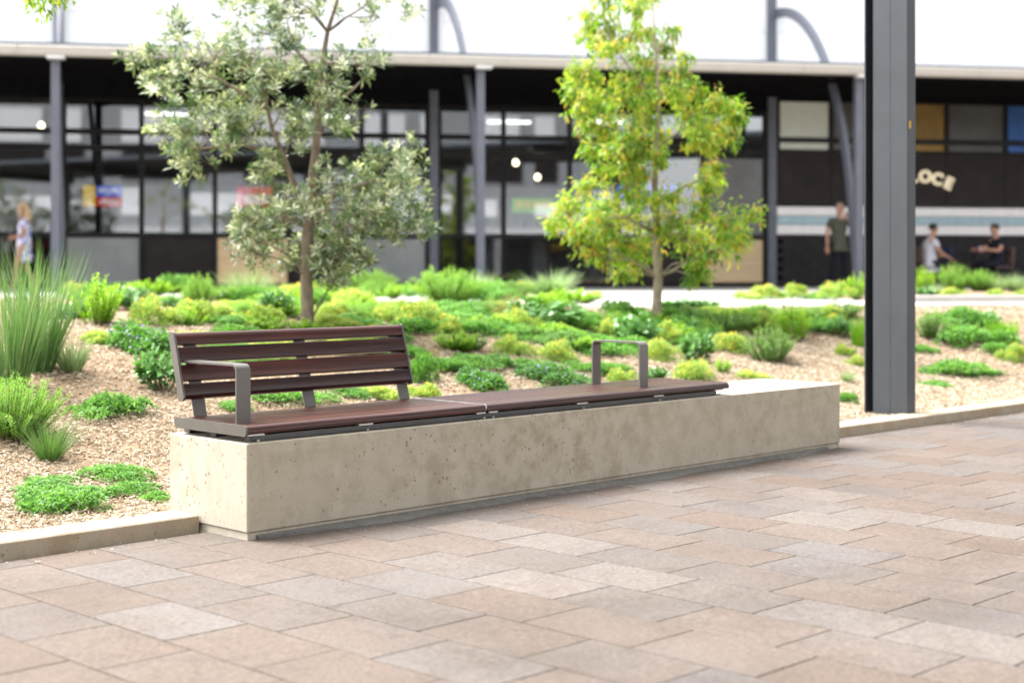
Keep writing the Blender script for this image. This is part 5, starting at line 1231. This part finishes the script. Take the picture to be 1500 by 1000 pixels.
    for k in 'lr':
        an, toe = Vector(g('an_'+k)), Vector(g('toe_'+k)); V, E, Q = [], [], []; chain(V, E, Q, [(an.x, an.y, an.z-.03, .048), (*an.lerp(toe, .5), .046), (*toe, .040)])
        obj('shoe', skin_mesh('shoe', V, E, Q, 0), plain('shoe', shoes, .6), p)
    # eyes, ears, hair
    right = Vector((fy, -fx, 0)); fw = Vector((fx, fy, 0)); hc = Vector((hx, hy, hz))
    for s in (-1, 1):
        c = hc+fw*.083+right*(.032*s)+Vector((0, 0, .022)); obj('eye', MB().lathe([(.002, -.009), (.008, -.005), (.010, 0), (.008, .005), (.002, .009)], 8, c), M_EYE, p)
        c = hc+right*(.091*s)+Vector((0, 0, .0)); obj('ear', MB().lathe([(.004, -.03), (.012, -.015), (.014, .01), (.006, .03)], 8, c), M_SKIN, p)
    c = hc+Vector((0, 0, .036))-fw*.012; prof = [(.098, -.03), (.103, .0), (.098, .035), (.080, .068), (.045, .09), (.01, .098)]
    if hair is not None:
        hb = MB(); hb.lathe(prof, 14, c)
        if long_hair:
            hb.tube([c-fw*.05+Vector((0, 0, .02)), c-fw*.09-Vector((0, 0, .08)), c-fw*.11-Vector((0, 0, .2)), c-fw*.10-Vector((0, 0, .33))], [.07, .085, .09, .05], 10)
            for s in (-1, 1): hb.tube([c+right*.07*s+fw*.02+Vector((0, 0, .03)), c+right*.085*s+fw*.03-Vector((0, 0, .12)), c+right*.08*s+fw*.05-Vector((0, 0, .3))], [.035, .04, .02], 8)
        me_ = hb.mesh('hair', True)
        # keep the face clear
        bm = bmesh.new(); bm.from_mesh(me_)
        kill = [v for v in bm.verts if (Vector(v.co)-c).dot(fw) > .055 and v.co.z < c.z+.03 and (Vector(v.co)-c).dot(fw)-abs((Vector(v.co)-c).dot(right))*.2 > .05 and not long_hair]
        bmesh.ops.delete(bm, geom=kill, context='VERTS'); bm.to_mesh(me_); bm.free()
        obj('hair', me_, hair, p)
    return p
def stand(h=1.78, **kw):
    J = dict(pelvis=(0, 0, .95), waist=(0, .0, 1.10), chest=(0, 0, 1.32), neckbase=(0, 0, 1.48), neck=(0, .01, 1.53), head=(0, .03, 1.65),
             sh_l=(-.19, 0, 1.42), el_l=(-.25, -.02, 1.13), wr_l=(-.27, .05, .88), sh_r=(.19, 0, 1.42), el_r=(.25, -.02, 1.13), wr_r=(.27, .05, .88),
             hp_l=(-.095, 0, .92), kn_l=(-.11, .02, .50), an_l=(-.12, -.02, .09), toe_l=(-.14, .13, .04), hp_r=(.095, 0, .92), kn_r=(.11, .02, .50), an_r=(.12, -.02, .09), toe_r=(.14, .13, .04))
    J.update(kw); return J
M_OLIVE = plain('olive_shirt', (.075, .078, .058), .9, .1, var=.1); M_NAVYT = plain('dark_trousers', (.010, .011, .017), .85, .15, var=.1)
M_PALE = plain('pale_grey_shirt', (.50, .50, .55), .9, .1, var=.05); M_BLK = plain('black_shirt', (.016, .017, .024), .9, .1, var=.1); M_SHORT = plain('dark_shorts', (.02, .02, .022), .9, .1)
M_HAIRD = plain('dark_hair', (.018, .013, .010), .6, .3, var=.2, nscale=30); M_HAIRG = plain('grey_stubble', (.34, .24, .19), .8, .2, var=.2, nscale=40); M_HAIRB = plain('blond_hair', (.42, .30, .18), .6, .3, var=.35, nscale=18)
def floral():
    m, nt, out = mat_new('floral_dress'); co = obj_co(nt); n = noise(nt, 11, 3, .5, co)
    r = ramp(nt, [(.38, (.05, .07, .34)), (.46, (.42, .42, .70)), (.52, (.74, .73, .80)), (.62, (.66, .56, .66)), (.68, (.25, .3, .5))]); nt.links.new(n.outputs[0], r.inputs[0]); bsdf(nt, out, r.outputs[0], .9, .1); return m
# local y forward; heading 0 faces into the building, so rz is measured from there
person('standing man in an olive shirt and dark trousers with one hand raised to his face', 1.02, 1.3, R(180), stand(
    face=(-.75, .66), head=(-.02, .03, 1.66), sh_l=(-.19, .02, 1.42), el_l=(-.26, .18, 1.20), wr_l=(-.13, .20, 1.44), el_r=(.25, -.02, 1.14), wr_r=(.26, .03, .88), an_r=(.17, -.02, .09), toe_r=(.21, .12, .04), kn_r=(.13, .03, .5), an_l=(-.11, .0, .09)), M_OLIVE, M_NAVYT, M_HAIRG)
person('woman in a white and blue floral dress with long fair hair walking past the shops', -15.35, 2.2, R(90), stand(
    face=(0, 1), head=(0, .04, 1.60), pelvis=(0, 0, .92), waist=(0, 0, 1.06), chest=(0, 0, 1.26), neckbase=(0, 0, 1.42), neck=(0, .015, 1.47), sh_l=(-.17, 0, 1.36), sh_r=(.17, 0, 1.36), el_l=(-.22, -.02, 1.1), wr_l=(-.06, .15, 1.04), el_r=(.22, -.02, 1.1), wr_r=(.06, .15, 1.07), kn_l=(-.1, .12, .5), an_l=(-.1, .16, .09), toe_l=(-.1, .30, .05), an_r=(.1, -.2, .12), toe_r=(.1, -.06, .04), kn_r=(.1, 0, .5)), floral(), None, M_HAIRB, True, True, 0., (.3, .2, .15), .95)
def sit(**kw):
    J = dict(pelvis=(0, -.05, .52), waist=(0, -.08, .68), chest=(0, -.06, .90), neckbase=(0, -.02, 1.06), neck=(0, .01, 1.11), head=(0, .04, 1.23),
             sh_l=(-.19, -.03, 1.0), el_l=(-.22, .08, .74), wr_l=(-.14, .32, .63), sh_r=(.19, -.03, 1.0), el_r=(.22, .08, .74), wr_r=(.14, .32, .63),
             hp_l=(-.1, 0, .50), kn_l=(-.12, .40, .49), an_l=(-.12, .36, .09), toe_l=(-.13, .50, .04), hp_r=(.1, 0, .50), kn_r=(.12, .40, .49), an_r=(.12, .36, .09), toe_r=(.13, .50, .04))
    J.update(kw); return J
person('seated man in a pale grey T-shirt and dark shorts leaning forward at the cafe', 2.98, 1.6, R(-90), sit(leglen=.1), M_PALE, M_SHORT, M_HAIRD)
person('seated person in a black shirt with an arm on the cafe table', 4.35, 1.75, R(105), sit(el_r=(.24, .12, .78), wr_r=(.18, .36, .80), wr_l=(-.10, .30, .80), el_l=(-.22, .10, .78)), M_BLK, M_NAVYT, M_HAIRD)
M_CHB = plain('brown_chair', (.10, .06, .05), .5, .4); M_CHN = plain('navy_chair', (.018, .022, .06), .6, .3)
def chair(t, n, rz, m, label):
    c = bempty('cafe_chair', label, 'chair', t, n, 0, rz)
    obj('seat', MB().box(-.22, .22, -.24, .20, .42, .45, .01), m, c)
    obj('backrest', MB().box(-.21, .21, -.29, -.26, .52, .86, .012), m, c)
    for sx in (-1, 1):
        obj('leg', MB().tube([(sx*.19, .17, .42), (sx*.21, .21, 0)], .014, 6), m, c); obj('leg', MB().tube([(sx*.19, -.30, .86), (sx*.19, -.245, .43), (sx*.21, -.29, 0)], .014, 6), m, c)
chair(2.95, 1.6, R(-90), M_CHB, 'brown cafe chair under the seated man in the pale shirt'); chair(4.38, 1.75, R(105), M_CHB, 'brown cafe chair under the person in the black shirt'); chair(3.55, 1.35, R(-60), M_CHN, 'navy cafe chair between the two seated people')
chair(5.3, 1.6, R(90), M_CHN, 'navy cafe chair beyond the person in the black shirt')
def table(t, n, label):
    c = bempty('cafe_table', label, 'table', t, n); obj('table_top', MB().lathe([(.34, .71), (.35, .72), (.35, .735), (.34, .745)], 20), M_BLACK, c); obj('table_leg', MB().tube([(0, 0, 0.02), (0, 0, .71)], .03, 8), M_BLACK, c); obj('table_base', MB().lathe([(.24, 0), (.24, .015), (.05, .03)], 16), M_BLACK, c)
    return c
table(3.85, 1.75, 'round black cafe table between the seated people'); table(4.85, 1.5, 'round black cafe table beside the person in the black shirt')
cp = bempty('cup', 'pink and white cup standing on the cafe table', 'cup', 3.98, 1.8, .746); obj('cup_body', MB().lathe([(.028, 0), (.036, .05), (.04, .10), (.036, .10), (.03, .03)], 12), plain('cup_pink', (.75, .35, .6), .4), cp); obj('cup_lid', MB().lathe([(.042, .101), (.042, .112), (.03, .12)], 12), M_TILEW, cp)

pc = empty('added_shade_canopy', (0, 0, 0)); tag(pc, 'unseen flat dark canopy roof on steel columns, added to shade the near paving', 'canopy')  # out-of-view roof, added to darken the foreground paving
obj('roof_sheet', MB().box(-22, 34, -13.0, -3.6, 5.6, 5.75, .01), M_FLASH, pc)
for k in range(8): obj('beam', MB().box(-20+k*7.4, -19.75+k*7.4, -12.9, -3.7, 5.3, 5.598, .01), M_POST, pc)
for k in range(8): obj('canopy_column', MB().box(-20+k*7.4, -19.75+k*7.4, -12.6, -12.3, 0, 5.298, .01), M_POST, pc)
# ------------------------------------------------------------------ behind the viewpoint: unseen building and trees added for the shop glass to reflect
ob = empty('added_opposite_building', (-32, -34, 0), BA); tag(ob, 'unseen long pale building added across the plaza for the shop glass to mirror', 'building')
obj('wall', MB().box(-34, 34, -8, 0, 0, 15), M_GREY, ob)
M_AWY = plain('yellow_awning', (.5, .33, .03), .6); M_AWR = plain('red_awning', (.42, .03, .03), .6)
for k in range(17): obj('window', MB().box(-33+k*4, -33+k*4+2.9, -.05, .02, .4, 3.0), M_DKGREY, ob)
for k in range(0, 17, 3): obj('awning', MB().box(-33+k*4, -33+k*4+2.4, .021, 1.0, 2.3, 2.75), M_AWY if k % 2 else M_AWR, ob)
for k in range(17): obj('upper_panel', MB().box(-33.9+k*4, -33.9+k*4+3.9-(k % 3)*1.3, .021, .1, 4.6, 6.4-(k % 4)*.3), M_WHITE, ob)
for k in range(17): obj('upper_window', MB().box(-33.9+k*4, -33.9+k*4+3.1-(k % 2)*1.5, .021, .1, 7.0, 9.0), M_BROWN, ob)
for k in range(17): obj('upper_panel', MB().box(-33.9+k*4, -33.9+k*4+2.9-(k % 2)*1.5, .021, .1, 9.4, 11.6), M_WHITE, ob)
obj('canopy', MB().box(-34, 34, .021, 2.8, 3.3, 3.75), M_WHITE, ob)
for k in range(9): obj('pier', MB().box(-33.2+k*8, -32.6+k*8, 2.2, 2.8, 0, 3.29), M_GREYL, ob)
reg(tree1); reg(tree2)
for k, (x, y, sc, src, lab) in enumerate(((-16, -10, 1.6, tree1, 'unseen grey-green tree added for the shop glass to mirror'), (-12, -19, 1.7, tree2, 'unseen yellow-green tree added for the shop glass to mirror'), (-24, -12, 1.8, tree1, 'unseen grey-green tree added for the shop glass to mirror'), (-4, -24, 1.7, tree2, 'unseen yellow-green tree added for the shop glass to mirror'))):
    c = copy_tree(src); c.location = (x, y, 0); c.scale = (sc, sc, sc); c.rotation_euler = (0, 0, k*1.3)  # tree copies out of view, added to fill the window reflections
    tag(c, lab, 'tree', 'unseen trees added for the reflections')

# ------------------------------------------------------------------ small leaf litter on the paving
lf = LF(77)
for i in range(150):
    x = lf.r.uniform(-1.2, 6.5); y = -abs(lf.r.gauss(0, .9))-.03
    if lf.r.random() < .25: y = lf.r.uniform(-3, -.5)
    a = lf.r.uniform(0, 6.28); lf.leaf(Vector((x, y, .003)), Vector((math.cos(a), math.sin(a), .05)), Vector((0, 0, 1)), lf.r.uniform(.006, .016), lf.r.uniform(.003, .006), lf.r.random(), .3)
stuff(tag(obj('leaf_litter', lf.mesh('leaf_litter'), ML['tussock']), 'tiny fallen leaf scraps scattered on the paving near the block', 'leaves'))
